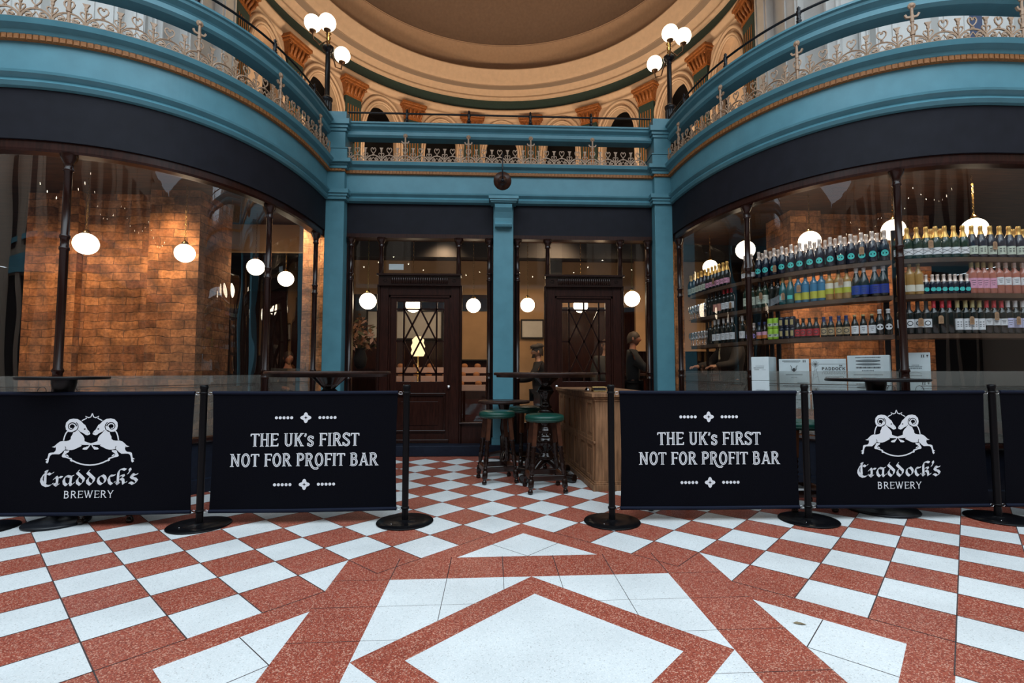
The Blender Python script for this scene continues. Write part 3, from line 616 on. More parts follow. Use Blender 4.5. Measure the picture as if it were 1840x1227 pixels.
def bottle(name, prof, glass, foil, fz, label, deco=None):
    e = empty(name); b = MB(); b.lathe(prof, n=14); b.build('body', G_[glass] if glass in G_ else F_[glass], e)
    R = max(p[0] for p in prof)
    if foil:
        f = MB(); fp = [(p[0]+.0012, p[1]) for p in prof if p[1] >= fz]
        r0 = None
        for i in range(len(prof)-1):
            if prof[i][1] < fz <= prof[i+1][1]: t = (fz-prof[i][1])/(prof[i+1][1]-prof[i][1]); r0 = prof[i][0]+t*(prof[i+1][0]-prof[i][0])
        f.lathe([(r0+.0012, fz)]+fp+[(.0005, prof[-1][1]+.0014)], n=12); f.build('foil_capsule', F_[foil], e)
    if label:
        l = MB(); ms = [F_[label[1]], M['ink']]
        if label[0] == 'disc': disc(l, R, label[2], label[3]); l.poly([(-.004, -R-.0030, label[2]+.014), (.004, -R-.0030, label[2]+.014), (0, -R-.0030, label[2]+.020)], 1)
        elif label[0] == 'two': ms.append(F_[label[4]]); patch(l, R, label[2], (label[2]+label[3])/2, 1.15, 2); patch(l, R, (label[2]+label[3])/2, label[3], 1.15)
        else: patch(l, R, label[2], label[3], label[4] if len(label) > 4 else 1.1)
        z0, z1 = (label[2], label[3]) if label[0] != 'disc' else (0, 0)
        if deco == 'cross':
            for sg in (-1, 1):
                pts = []
                for i in range(9):
                    u = -1.1+2.2*i/8; a = -PI/2+u; pts.append(((R+.002)*math.cos(a), (R+.002)*math.sin(a), (z0+z1)/2+sg*u/1.1*(z1-z0)*.42))
                l.tube(pts, .0016, 4, 1)
        if deco == 'lines':
            for i, fz_ in enumerate((.72, .5, .3)): patch(l, R, z0+(z1-z0)*fz_, z0+(z1-z0)*fz_+.004, .45-.1*i, 1, .002, 4)
        if deco == 'blocks':
            for fz_ in (.66, .45, .28):
                for c0 in (-.3, .25): patch(l, R, z0+(z1-z0)*fz_, z0+(z1-z0)*fz_+.006, .17, 1, .002, 2, c0)
        if deco == 'ring': disc(l, R, (z0+z1)/2, (z1-z0)*.3, 1, .0022); disc(l, R, (z0+z1)/2, (z1-z0)*.2, 0, .0030)
        l.build('label', ms, e)
    return e
K = {}
K['teal'] = bottle('sparkling_wine_bottle', CH, 'navy', 'silver', .205, ('disc', 'teal', .075, .030))
K['gold'] = bottle('champagne_bottle', CH, 'green', 'gold', .190, ('band', 'lwhite', .035, .095, 1.15), 'cross')
K['goldn'] = bottle('champagne_bottle', CH, 'navy', 'gold', .215, ('band', 'pale', .030, .105, .8), 'blocks')
K['rosec'] = bottle('rose_sparkling_bottle', CH, 'brown', 'silver', .235, ('band', 'lwhite', .035, .085), 'lines')
K['pinkx'] = bottle('champagne_bottle', CH, 'dark', 'gold', .190, ('band', 'pink', .035, .095, 1.15), 'cross')
K['redw'] = bottle('wine_bottle', WI, 'dark', 'red', .235, ('band', 'lwhite', .05, .125), 'lines')
K['salm'] = bottle('wine_bottle', WI, 'dark', 'black', .235, ('band', 'salmon', .04, .13))
K['plain'] = bottle('wine_bottle', WI, 'dark', 'black', .235, None)
K['grn'] = bottle('wine_bottle', WI, 'green', 'black', .235, ('band', 'pale', .04, .13), 'lines')
K['sprk'] = bottle('wine_bottle', CH, 'teal', 'olive', .235, ('band', 'teal', .05, .09, .6))
K['gin'] = bottle('spirit_bottle', WI, 'blue', 'black', .25, ('two', 'sky', .03, .175, 'yel'))
K['yel'] = bottle('wine_bottle', WI, 'amber', 'black', .25, ('two', 'cream', .06, .165, 'yel'))
K['nav'] = bottle('wine_bottle', CH, 'dark', 'white', .24, ('band', 'blue', .03, .115, 1.25), 'lines')
K['amb'] = bottle('wine_bottle', WI, 'amber', 'olive', .27, ('band', 'cream', .03, .09, 1.1))
K['ros'] = bottle('rose_wine_bottle', WI, 'rose', 'olive', .24, ('band', 'pink', .05, .14), 'lines')
K['ros2'] = bottle('rose_wine_bottle', WI, 'rose', 'silver', .24, ('band', 'lwhite', .08, .15, .8), 'lines')
K['tsm'] = bottle('small_sparkling_bottle', SM, 'navy', 'silver', .115, ('disc', 'teal', .045, .019))
K['wht'] = bottle('wine_bottle', WI, 'dark', 'white', .24, ('band', 'lwhite', .04, .12), 'lines')
K['red0'] = bottle('wine_bottle', WI, 'dark', 'red', .235, None)
K['strp'] = bottle('wine_bottle', WI, 'dark', 'olive', .235, ('band', 'lwhite', .035, .135, .8), 'blocks')
K['rwid'] = bottle('wine_bottle', WI, 'dark', 'red', .235, ('band', 'lwhite', .075, .135, 1.2), 'lines')
K['lil'] = bottle('wine_bottle', WI, 'dark', 'white', .24, ('band', 'lilac', .055, .14, 1.0), 'lines')
K['blk'] = bottle('wine_bottle', WI, 'dark', 'black', .22, ('band', 'lwhite', .06, .135, 1.1), 'ring')
K['bpur'] = bottle('beer_bottle', BE, 'brown', 'silver', .15, ('disc', 'purple', .055, .026))
K['bora'] = bottle('beer_bottle', BE, 'dark', 'navy', .17, ('two', 'pink', .02, .095, 'orange'))
K['bred'] = bottle('beer_bottle', BE, 'dark', 'black', .17, ('band', 'redl', .02, .09, 1.2), 'ring')
K['btan'] = bottle('beer_bottle', BE, 'dark', 'navy', .15, ('band', 'tan', .02, .09, 1.2), 'ring')
K['bwht'] = bottle('beer_bottle', BE, 'dark', 'olive', .185, ('band', 'lwhite', .02, .095, 1.2), 'lines')
K['bcir'] = bottle('stout_bottle', [(r*1.1, z*1.2) for r, z in BE], 'dark', 'white', .20, ('disc', 'lwhite', .075, .028))
K['clim'] = bottle('drink_can', CA, 'lime', None, 0, ('band', 'pale', .03, .06, 1.2), 'lines')
K['cblk'] = bottle('drink_can', CA, 'navy', None, 0, ('band', 'olive', .03, .085, .4))
used = set()
def R_(zi, pxl, k, lab, grp, back=0, z=None, cat='bottle'):
    o = -SH[0]+.045-back; proto = K[k]
    for px in pxl:
        s_ = pxs(hx(px, (432, 505, 580)[zi]), o); x, y, nx, ny = at(RIGHT, s_, o)
        d = Vector((nx, ny)).normalized()*.5+Vector((-x, -y)).normalized()*.5
        t = copy_tree(proto) if k in used else proto
        used.add(k)
        t.location = (x, y, (ZS[zi] if z is None else z)+.0005); t.rotation_euler = (0, 0, math.atan2(d.y, d.x)+PI/2)
        t['label'] = lab; t['category'] = cat
        if 'group' in t: del t['group']
        if len(pxl) > 1: t['group'] = grp
T, MI, BO = 0, 1, 2
R_(T, [1228, 1233.5, 1239, 1245, 1251, 1257.5, 1264], 'goldn', 'gold topped dark bottle with pale label on the topmost shelf of the narrow shelving', 'pale labelled bottles beside the blue pier')
R_(T, [1271, 1277, 1283, 1289.5, 1296.5, 1304], 'pinkx', 'gold topped bottle with pink cross-banded label just left of the first mullion', 'pink banded champagne bottles')
R_(T, [1336, 1348], 'rosec', 'brown bottle with white label at the end of the teal disc row', 'two brown sparkling bottles')
R_(T, [1361, 1374, 1388, 1403, 1419, 1435.5, 1453, 1470.5, 1489, 1507, 1526, 1546, 1565, 1586], 'teal', 'front row bottle with round turquoise label on the top middle shelf', 'front row of turquoise disc bottles')
R_(T, [1368, 1382, 1396, 1411, 1428, 1445, 1462, 1480, 1498, 1516, 1535, 1554, 1574], 'teal', 'back row bottle whose silver neck shows behind the turquoise disc bottles', 'back row of silver necked bottles', .095)
R_(T, [1611, 1628, 1645, 1662, 1679, 1695.5, 1711.5, 1727], 'gold', 'champagne bottle with gold foil and cross-banded cream label on the wide top shelf', 'gold champagne bottles')
R_(T, [1670, 1687], 'gold', 'gold topped bottle tucked behind the cross-banded champagne row', 'two champagne bottles at the back', .09)
R_(T, [1744, 1760.5, 1777, 1793.5, 1810, 1827, 1844], 'goldn', 'gold topped navy bottle with square pale label at the outer end of the top shelf', 'square labelled bottles at the outer end')
R_(T, [1818, 1835], 'goldn', 'gold neck showing behind the square labelled bottles', 'two gold necks at the back', .09)
R_(MI, [1272, 1278], 'plain', 'unlabelled dark bottle beside the stemmed glasses on the middle shelf', 'two plain dark bottles')
R_(MI, [1284.5, 1291.5], 'salm', 'dark wine bottle with salmon label on the narrow middle shelf', 'two salmon labelled bottles')
R_(MI, [1299, 1306, 1313], 'redw', 'red capped wine bottle with white label on the narrow middle shelf', 'red capped bottles on the narrow shelf')
R_(MI, [1339, 1350.5, 1363, 1373.5], 'grn', 'green wine bottle with pale label at the left of the middle shelf', 'green wine bottles')
R_(MI, [1385, 1396], 'plain', 'plain dark bottle between green and teal bottles on the middle shelf', 'two dark bottles between the mullions')
R_(MI, [1405, 1418], 'sprk', 'teal bottle with olive cap on the middle shelf', 'two teal bottles')
R_(MI, [1432, 1445.5, 1460, 1474.5], 'gin', 'blue bottle with black stopper on the middle shelf', 'blue spirit bottles')
R_(MI, [1489, 1504, 1519.5], 'yel', 'black topped bottle with cream and yellow label on the middle shelf', 'cream and yellow labelled bottles')
R_(MI, [1536, 1551, 1570, 1586], 'nav', 'white capped bottle with royal blue label left of the second mullion', 'royal blue labelled bottles')
R_(MI, [1616.5, 1631.5, 1647], 'amb', 'pale amber bottle with low cream label right of the second mullion', 'pale amber bottles')
R_(MI, [1661, 1672, 1682, 1693, 1703.5, 1714, 1724, 1734.5], 'tsm', 'small bottle with round turquoise label on the wide middle shelf', 'small turquoise disc bottles')
R_(MI, [1743, 1754, 1766, 1778], 'ros', 'rose wine bottle with pink label on the wide middle shelf', 'pink labelled rose bottles')
R_(MI, [1792, 1805, 1820, 1835], 'ros2', 'rose wine bottle with white label at the outer end of the middle shelf', 'white labelled rose bottles')
R_(BO, [1275], 'plain', 'plain dark bottle next to the glasses on the lowest narrow shelf', '')
R_(BO, [1283, 1290.5, 1299, 1307.5, 1315], 'wht', 'white capped dark wine bottle on the lowest narrow shelf', 'white capped bottles on the narrow shelf')
R_(BO, [1333], 'wht', 'single white capped bottle right of the first mullion on the lowest shelf', '')
R_(BO, [1344, 1353.5], 'bpur', 'beer bottle with round purple label', 'two purple labelled beers')
R_(BO, [1363, 1373], 'bora', 'beer bottle with pink and orange label', 'two pink and orange beers')
for k_, (z_, w_) in enumerate(((None, 'lower'), (ZS[2]+.114, 'upper'))):
    R_(BO, [1383, 1392.5], 'clim', w_+' lime green drink can of the stacked pair', w_+' lime cans', 0, z_, 'can'); R_(BO, [1403, 1413.5, 1423], 'cblk', w_+' dark drink can of the stacked cans', w_+' dark cans', 0, z_, 'can')
R_(BO, [1432, 1442, 1453, 1464.5], 'bred', 'beer bottle with red label and round badge', 'red labelled beers')
R_(BO, [1478, 1491.5, 1505.5, 1519], 'btan', 'beer bottle with tan label', 'tan labelled beers')
R_(BO, [1534, 1549.5, 1565], 'bwht', 'beer bottle with plain white label', 'white labelled beers')
R_(BO, [1579, 1594], 'bcir', 'tall beer bottle with round white badge beside the second mullion', 'two round badge beers')
R_(BO, [1618, 1632, 1647, 1662], 'blk', 'black capped wine bottle with white ringed label on the lowest wide shelf', 'ringed label wine bottles')
R_(BO, [1677, 1691, 1705], 'red0', 'red capped wine bottle without label on the lowest wide shelf', 'red capped bottles without label')
R_(BO, [1719.5, 1732.5, 1745.5, 1758], 'strp', 'tan capped wine bottle with tall patterned label on the lowest wide shelf', 'tall label wine bottles')
R_(BO, [1771, 1784, 1797], 'rwid', 'red capped wine bottle with wide white label on the lowest wide shelf', 'wide label wine bottles')
R_(BO, [1810, 1823, 1836], 'lil', 'white capped wine bottle with lilac label at the outer end of the lowest shelf', 'lilac label wine bottles')
# kraft price tags hanging from bottle necks
tg = MB(); tg.add([(-.02, 0, -.06), (.02, 0, -.06), (.02, 0, 0), (.01, 0, .012), (-.01, 0, .012), (-.02, 0, 0), (-.02, .001, -.06), (.02, .001, -.06), (.02, .001, 0), (.01, .001, .012), (-.01, .001, .012), (-.02, .001, 0)], [(0, 1, 2, 3, 4, 5), (11, 10, 9, 8, 7, 6)])
for i in range(3): tg.tube([(-.012, -.0012, -.045+i*.014), (-.002, -.0012, -.036+i*.014), (.012, -.0012, -.043+i*.014)], .0012, 3, 1)
tg.tube([(0, 0, .008), (.004, .006, .03), (-.003, .012, .045)], .0008, 3, 1)
t0 = None
for px, zi, dz, w_ in ((1278, 0, .12, 'pink banded bottles in the narrow window'), (1388, 0, .09, 'fourth turquoise disc bottle'), (1546, 0, .14, 'turquoise disc bottles near the second mullion'), (1671, 0, .15, 'gold champagne bottles'), (1786, 0, .13, 'square labelled bottles'), (1310, 1, .10, 'red capped bottles in the narrow window'), (1364, 1, .15, 'green wine bottles'), (1404, 1, .11, 'teal bottles'), (1432, 1, .17, 'blue bottles'), (1508, 1, .19, 'cream and yellow labels'), (1652, 2, .13, 'ringed labels'), (1690, 2, .15, 'unlabelled red capped bottles'), (1745, 2, .14, 'tall patterned labels'), (1789, 2, .18, 'wide white labels'), (1829, 2, .14, 'lilac labels')):
    s_ = pxs(hx(px, (432, 505, 580)[zi]), -SH[0]+.1); x, y, nx, ny = at(RIGHT, s_, -SH[0]+.098)
    if t0 is None: o = t0 = tg.build('price_tag', ['kraft', 'ink'])
    else: o = t0.copy(); col.objects.link(o)
    o.location = (x, y, ZS[zi]+dz); o.rotation_euler = (0, 0, math.atan2(ny, nx)+PI/2); tag(o, 'brown card price tag hanging in front of the '+w_, 'price tag', 'card price tags')
# stemmed glasses
gl = MB(); gl.lathe([(.032, 0), (.03, .003), (.005, .008), (.004, .075), (.012, .085), (.034, .115), (.038, .145), (.030, .185)], n=12, caps=False)
GLM = glassmat('stemware', (.80, .84, .85), f=7, cap=.55); g0 = None
for zi, w_ in ((1, 'middle'), (2, 'lowest')):
    for i in range(16):
        px = 1229+(i//2)*5.2+(i % 2)*2; s_ = pxs(hx(px, 580), -SH[0]+.05-(i % 2)*.09); x, y, nx, ny = at(RIGHT, s_, -SH[0]+.05-(i % 2)*.09)
        if g0 is None: o = g0 = gl.build('wine_glass', GLM)
        else: o = g0.copy(); col.objects.link(o)
        o.location = (x, y, ZS[zi]+.0005); tag(o, 'clear stemmed glass on the '+w_+' narrow shelf beside the blue pier', 'glass', 'stemmed glasses on the '+w_+' shelf')
# ================================================================ upper gallery: drum, arches, cornice and dome
DC = (0.0, 6.9); DR = 3.68
b = MB(); sp = .35; off = .01; hw = .178; zs = 5.62; ztop = 6.56; zf = 3.9
arch_h = .76
def drum(a, r, z): return (DC[0]+r*math.sin(a), DC[1]+r*math.cos(a), z)
bays = [(k*sp+off) for k in range(-4, 5)]
aw = .098            # half opening, radians
for ac in bays:
    A = [ac-sp/2, ac-aw]+[ac-aw+2*aw*i/16 for i in range(1, 16)]+[ac+aw, ac+sp/2]
    A = [ac-sp/2+.0]+[ac-aw+2*aw*i/16 for i in range(17)]+[ac+sp/2]
    def za(a): t = (a-ac)/aw; return zs+arch_h*math.sqrt(max(0, 1-t*t)) if abs(t) <= 1 else zf
    for i in range(len(A)-1):
        a0, a1 = A[i], A[i+1]; op = i >= 1 and i < len(A)-2
        z0, z1 = (za(a0), za(a1)) if op else (zf, zf)
        b.add([drum(a0, DR, z0), drum(a1, DR, z1), drum(a1, DR, ztop), drum(a0, DR, ztop)], [(0, 1, 2, 3)])
        if op: b.add([drum(a0, DR, z0), drum(a1, DR, z1), drum(a1, DR+.16, z1), drum(a0, DR+.16, z0)], [(0, 1, 2, 3)])
    for s_ in (-1, 1): a0 = ac+s_*aw; b.add([drum(a0, DR, zf), drum(a0, DR, zs), drum(a0, DR+.16, zs), drum(a0, DR+.16, zf)], [(0, 1, 2, 3)])
o = S(b.build('wall_drum', 'cream'), 'curved cream gallery wall pierced by round arches', 'wall')
for ac in bays:                                             # stepped mouldings round every arch
    b = MB()
    for aa, rr, hh, dd in ((aw+.006, .020, .765, .02), (aw+.020, .024, .80, .03), (aw+.045, .030, .90, .025)):
        pts = [drum(ac-aa, DR-dd, z) for z in (zf, zs)]+[drum(ac-aa*math.cos(t), DR-dd, zs+hh*math.sin(t)) for t in [PI*k/18 for k in range(1, 18)]]+[drum(ac+aa, DR-dd, z) for z in (zs, zf)]
        b.tube(pts, rr, 6)
    b.build('arch_moulding', 'cream', o)
b = MB()
for i in range(60):
    a0, a1 = -1.75+3.5*i/60, -1.75+3.5*(i+1)/60
    b.add([drum(a0, 4.7, 3.5), drum(a1, 4.7, 3.5), drum(a1, 4.7, 6.7), drum(a0, 4.7, 6.7)], [(0, 1, 2, 3)]); b.add([drum(a0, 4.7, 6.6), drum(a1, 4.7, 6.6), drum(a1, DR, 6.6), drum(a0, DR, 6.6)], [(0, 1, 2, 3)])
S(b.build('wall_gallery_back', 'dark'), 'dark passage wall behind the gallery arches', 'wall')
for i, ac in enumerate([k*sp+off+sp/2 for k in range(-5, 5)]):
    e = empty('pilaster', drum(ac, DR, 3.9), -ac); tag(e, 'fluted green pilaster with gilded leaf capital against the drum wall', 'pilaster', 'pilasters round the gallery drum')
    b = MB(); b.box(-.165, .165, -.07, .05, 0, 2.33)
    for k in range(5): b.box(-.125+k*.055, -.125+k*.055+.018, -.078, -.06, .2, 2.18, 1)
    b.build('shaft', ['green', 'gold'], e)
    b = MB(); b.box(-.18, .18, -.085, .05, 2.33, 2.36); 
    b.add([(-.17, -.08, 2.36), (.17, -.08, 2.36), (.21, -.13, 2.56), (-.21, -.13, 2.56), (-.17, .05, 2.36), (.17, .05, 2.36), (.21, .05, 2.56), (-.21, .05, 2.56)], [(0, 1, 2, 3), (0, 3, 7, 4), (1, 5, 6, 2)])
    b.bbox(-.235, .235, -.16, .05, 2.56, 2.60, .008); b.bbox(-.26, .26, -.19, .05, 2.60, 2.66, .01)
    for k in range(5):
        x = -.14+k*.07
        b.tube([(x, -.09, 2.37), (x*1.1, -.13, 2.44), (x*1.15, -.155, 2.50), (x*1.15, -.15, 2.53)], [.012, .028, .022, .010], 6)
    for s_ in (-1, 1): b.tube([(s_*.20+.03*math.cos(t)*(1-t/9), -.15, 2.52+.035*math.sin(t)*(1-t/9)) for t in [q_*.6 for q_ in range(12)]], .010, 5)
    b.build('leaf_capital', 'orange', e)
def ringwall(name, prof, m, lab, a0=0, a1=2*PI, n=96, cat='cornice'):
    b = MB(); b.lathe(prof, (DC[0], DC[1], 0), n, caps=False, a0=a0, a1=a1); o = b.build(name, m); S(o, lab, cat)
    for p in o.data.polygons: p.use_smooth = False
    for p in o.data.polygons: p.use_smooth = True
    return o
def steps(P):               # hard edged profile: double every corner
    R = []
    for i, p in enumerate(P): R += [p] if i in (0, len(P)-1) else [p, p]
    return P
rings = [
 ('trim_11', [(3.74, 6.50), (3.66, 6.53), (3.64, 6.57), (3.68, 6.60), (3.66, 6.66), (3.60, 6.70), (3.60, 6.735), (3.70, 6.74)], 'cream', 'cream moulding just above the gallery capitals'),
 ('trim_12', [(3.69, 6.735), (3.68, 6.985)], 'green', 'dark green frieze band circling the drum'),
 ('trim_13', [(3.70, 6.98), (3.62, 6.985), (3.60, 7.03), (3.64, 7.05), (3.56, 7.06), (3.54, 7.11), (3.50, 7.13)], 'cream', 'cream bed moulding above the green frieze'),
 ('trim_14', [(3.55, 7.13), (3.36, 7.145)], 'cream2', 'flat underside of the drum cornice'),  # cornice shadow put into the colour: a darker cream
 ('trim_15', [(3.37, 7.14), (3.36, 7.17), (3.30, 7.20), (3.30, 7.26), (3.25, 7.29), (3.24, 7.36), (3.20, 7.38), (3.20, 7.41), (3.36, 7.42)], 'cream', 'cream cornice lip below the dome'),
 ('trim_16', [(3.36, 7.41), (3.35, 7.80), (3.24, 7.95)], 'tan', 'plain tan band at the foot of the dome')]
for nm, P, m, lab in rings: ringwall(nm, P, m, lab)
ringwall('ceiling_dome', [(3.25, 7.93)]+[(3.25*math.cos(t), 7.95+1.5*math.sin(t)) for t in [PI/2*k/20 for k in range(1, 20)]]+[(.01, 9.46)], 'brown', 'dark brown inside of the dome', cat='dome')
# ---------------------------------------------------------------- pale panelled walls behind the side galleries
for nm, path, sd, w_ in (('wall_upper_left', LEFT, -1, 'left'), ('wall_upper_right', RIGHT, 1, 'right')):
    b = MB(); P = seg(path, 0.0, 8.2, -1.30); b.sweep(P, [(0, 3.9), (0, 9.4), (-.3, 9.4), (-.3, 3.9)], 0, True)
    for s0 in (.15, .95, 1.9, 2.9, 3.55, 4.4, 5.4, 6.4):
        q_ = seg(path, s0, s0+.36, -1.30, .06); b.sweep(q_, [(0, 3.9), (.10, 3.9), (.10, 9.0), (0, 9.0)], 0, True)
        for k in (.05, .29): q2 = seg(path, s0+k, s0+k+.02, -1.30, .02); b.sweep(q2, [(.10, 4.1), (.115, 4.1), (.115, 8.8), (.10, 8.8)], 0, True)
        q_ = seg(path, s0-.03, s0+.39, -1.30, .06); b.sweep(q_, [(0, 3.9), (.14, 3.9), (.14, 4.25), (.10, 4.3), (0, 4.3)], 0, True)
    for s0 in (.56, 1.42, 2.38):
        q_ = seg(path, s0, s0+.30, -1.30, .06); b.sweep(q_, [(0, 4.35), (.02, 4.35), (.02, 4.38), (0, 4.38)], 0, True)
    S(b.build(nm, 'white'), 'pale panelled wall behind the '+w_+' gallery', 'wall')
    s0 = 4.95 if sd < 0 else 4.55
    b = MB(); b.sweep(seg(path, s0, s0+.42, -1.285), [(0, 3.95), (.03, 3.95), (.03, 6.6), (0, 6.6)], 0, True)
    S(b.build('door_3' if sd < 0 else 'door_4', mat('deep_blue_door_paint', (.012, .03, .09), .4)), 'deep blue upper door in the pale wall of the '+w_+' gallery', 'door')
    # dark gilt door lintel etc. stays off frame
# cream fluted piers where the drum meets the side walls
for sd, w_ in ((-1, 'left'), (1, 'right')):
    b = MB(); x = sd*3.72; b.box(min(x, x+sd*.9), max(x, x+sd*.9), 7.25, 7.75, 3.9, 9.3); b.box(min(x-.04*sd, x+sd*.34), max(x-.04*sd, x+sd*.34), 7.2, 7.3, 3.9, 7.0)
    b.lathe([(.06, -.2), (.07, 0), (.06, .2)], (x, 7.2, 6.9), 10)
    S(b.build('trim_17' if sd < 0 else 'trim_18', 'cream'), 'tall cream pier where the drum meets the '+w_+' gallery wall', 'pier')
# ---------------------------------------------------------------- balcony railings
BEAM = [(-.13, 4.30), (.02, 4.30), (.045, 4.325), (.045, 4.37), (.02, 4.385), (.03, 4.40), (.075, 4.43), (.08, 4.455), (.10, 4.465), (.10, 4.485), (-.16, 4.49), (-.16, 4.43), (-.13, 4.40)]
U = .213
def stroke(b, P, pts, sv, r=.0072, n=4):
    r *= 1.22
    vs = []
    for (u, z) in pts: x, y, nx, ny = P(sv+u*U); vs.append((x+nx*.085, y+ny*.085, 3.94+z*U))
    b.tube(vs, r, n)
def spiral(cx, cz, r0, turns, a0, dirn, n=12): return [(cx+r0*(1-.75*i/n)*math.cos(a0+dirn*turns*2*PI*i/n), cz+r0*(1-.75*i/n)*math.sin(a0+dirn*turns*2*PI*i/n)) for i in range(n+1)]
HEART = [(.5, .52), (.43, .58), (.36, .68), (.345, .78), (.38, .86), (.44, .88), (.475, .84), (.47, .79), (.5, .775), (.53, .79), (.525, .84), (.56, .88), (.62, .86), (.655, .78), (.64, .68), (.57, .58), (.5, .52)]
def unit(b, P, sv, tall):
    stroke(b, P, [(.5-.47*math.cos(PI*i/10), .40*math.sin(PI*i/10)) for i in range(11)], sv)
    stroke(b, P, spiral(.27, .15, .15, 1.15, PI*.95, -1), sv, .005); stroke(b, P, spiral(.73, .15, .15, 1.15, PI*.05, 1), sv, .005)
    stroke(b, P, [(.18, .10), (.32, .17), (.36, .14)], sv, .008, 4); stroke(b, P, [(.82, .10), (.68, .17), (.64, .14)], sv, .008, 4)
    stroke(b, P, [(.5, .28), (.40, .12), (.36, 0)], sv, .004); stroke(b, P, [(.5, .28), (.60, .12), (.64, 0)], sv, .004)
    if not tall:
        stroke(b, P, [(.46, .40), (.46, .47), (.54, .47), (.54, .40)], sv, .006); stroke(b, P, HEART, sv, .0055)
    # trumpet finial between arches
    stroke(b, P, [(0, 0), (0, .62)], sv, .0065)
    stroke(b, P, [(0, .22), (-.10, .33), (-.165, .44), (-.15, .52), (-.08, .535), (-.045, .48)], sv, .005); stroke(b, P, [(0, .22), (.10, .33), (.165, .44), (.15, .52), (.08, .535), (.045, .48)], sv, .005)
    x, y, nx, ny = P(sv); x += nx*.085; y += ny*.085
    b.obox((x, y), (-ny, nx), (nx, ny), .011, .006, 3.945+.60*U, 3.945+.70*U); 
    t = (-ny, nx); z0, z1 = 3.945+.70*U, 3.945+.86*U
    b.add([(x+t[0]*h+nx*d, y+t[1]*h+ny*d, z) for z, w_ in ((z0, .008), (z1, .026)) for h, d in ((-w_, -.007), (w_, -.007), (w_, .007), (-w_, .007))], [(0, 1, 5, 4), (1, 2, 6, 5), (2, 3, 7, 6), (3, 0, 4, 7), (4, 5, 6, 7)])
def tallpost(P, sv, par, org):
    b = MB(); stroke(b, P, [(.5, 0), (.5, 1.62)], sv, .010, 6); stroke(b, P, HEART, sv, .006)
    stroke(b, P, [(.27, 1.34), (.33, 1.22), (.5, 1.20), (.67, 1.22), (.73, 1.34)], sv, .010); stroke(b, P, [(.5, 1.0), (.5, 1.3)], sv, .013, 6); stroke(b, P, [(.5, .45), (.5, .62)], sv, .016, 6)
    x, y, nx, ny = P(sv+.5*U); x += nx*.085; y += ny*.085; t = (-ny, nx); z = 3.945+1.66*U
    for k in range(9):
        a = PI*(k/8)*1.5-PI*.25; c = (x+t[0]*.020*math.cos(a), y+t[1]*.020*math.cos(a), z+.020*math.sin(a)); b.sphere(c, .012, 6, 4)
    b.sphere((x+nx*.004, y+ny*.004, z), .02, 8, 6)
    b.v = [(v[0]-org[0], v[1]-org[1], v[2]-org[2]) for v in b.v]; b.build('tall_finial', 'iron_gold', par)
def railing(P, s0, s1, phase, lab, path):
    x, y, _, _ = P(s0+(s1-s0)/2); org = (x, y, 3.94); e = empty('balcony_railing', org); tag(e, lab, 'railing')
    def put(mb, nm, m): mb.v = [(v[0]-org[0], v[1]-org[1], v[2]-org[2]) for v in mb.v]; return mb.build(nm, m, e)
    Q = path; bm_ = MB(); bm_.sweep(Q, BEAM, 0, True); put(bm_, 'rail_beam', 'blue')
    b = MB(); n = int((s1-s0)/U)
    pos = []
    for i in range(n):
        sv = s0+i*U; tall = (i % 4) == phase; unit(b, P, sv, tall)
        if tall: pos.append(sv)
    base = [(q_[0]+q_[2]*.085, q_[1]+q_[3]*.085, 3.944) for q_ in Q]; b.tube(base, .008, 4)
    put(b, 'iron_cresting', 'iron_gold')
    for sv in pos: tallpost(P, sv, e, org)
    b = MB(); b.tube([(q_[0], q_[1], 4.655) for q_ in Q], .013, 8); put(b, 'top_rail', 'black')
    for sv in pos:
        b = MB(); x, y, nx, ny = P(sv+.5*U); b.lathe([(.03, 4.485), (.03, 4.54), (.022, 4.545), (.022, 4.56), (.028, 4.57), (.016, 4.58), (.022, 4.60), (.016, 4.62), (.024, 4.64), (.024, 4.67), (.014, 4.68), (.018, 4.70), (.001, 4.725)], (x, y, 0), 10); put(b, 'rail_post', 'black')
def s_at_px(path, px):
    return min([i*.01 for i in range(760)], key=lambda t: abs(gx(px, at(path, t, .085)[1])-at(path, t, .085)[0]))
def phase0(path, px): return (s_at_px(path, px)-.5*U) % (4*U)      # first tall finial after the pier
fl_, fr_ = phase0(LEFT, hx(361, 60)), phase0(RIGHT, hx(1429, 85))
railing(lambda s_: at(LEFT, s_), fl_-int(fl_/U)*U, 7.6, int(fl_/U), 'curved blue and bronze iron railing along the left balcony', seg(LEFT, 0, 8.0))
railing(lambda s_: at(RIGHT, s_), fr_-int(fr_/U)*U, 7.6, int(fr_/U), 'curved blue and bronze iron railing along the right balcony', seg(RIGHT, 0, 8.0))
f0 = gx(hx(729, 270), 6.675)+2.055-.5*U; k0 = int(f0/U)
railing(lambda s_: (-2.055+s_, 6.76, 0, -1), f0-k0*U, 4.22, k0 % 4, 'straight blue and bronze iron railing above the two doors', [(-2.08+.1*i, 6.76, 0, -1) for i in range(43)])
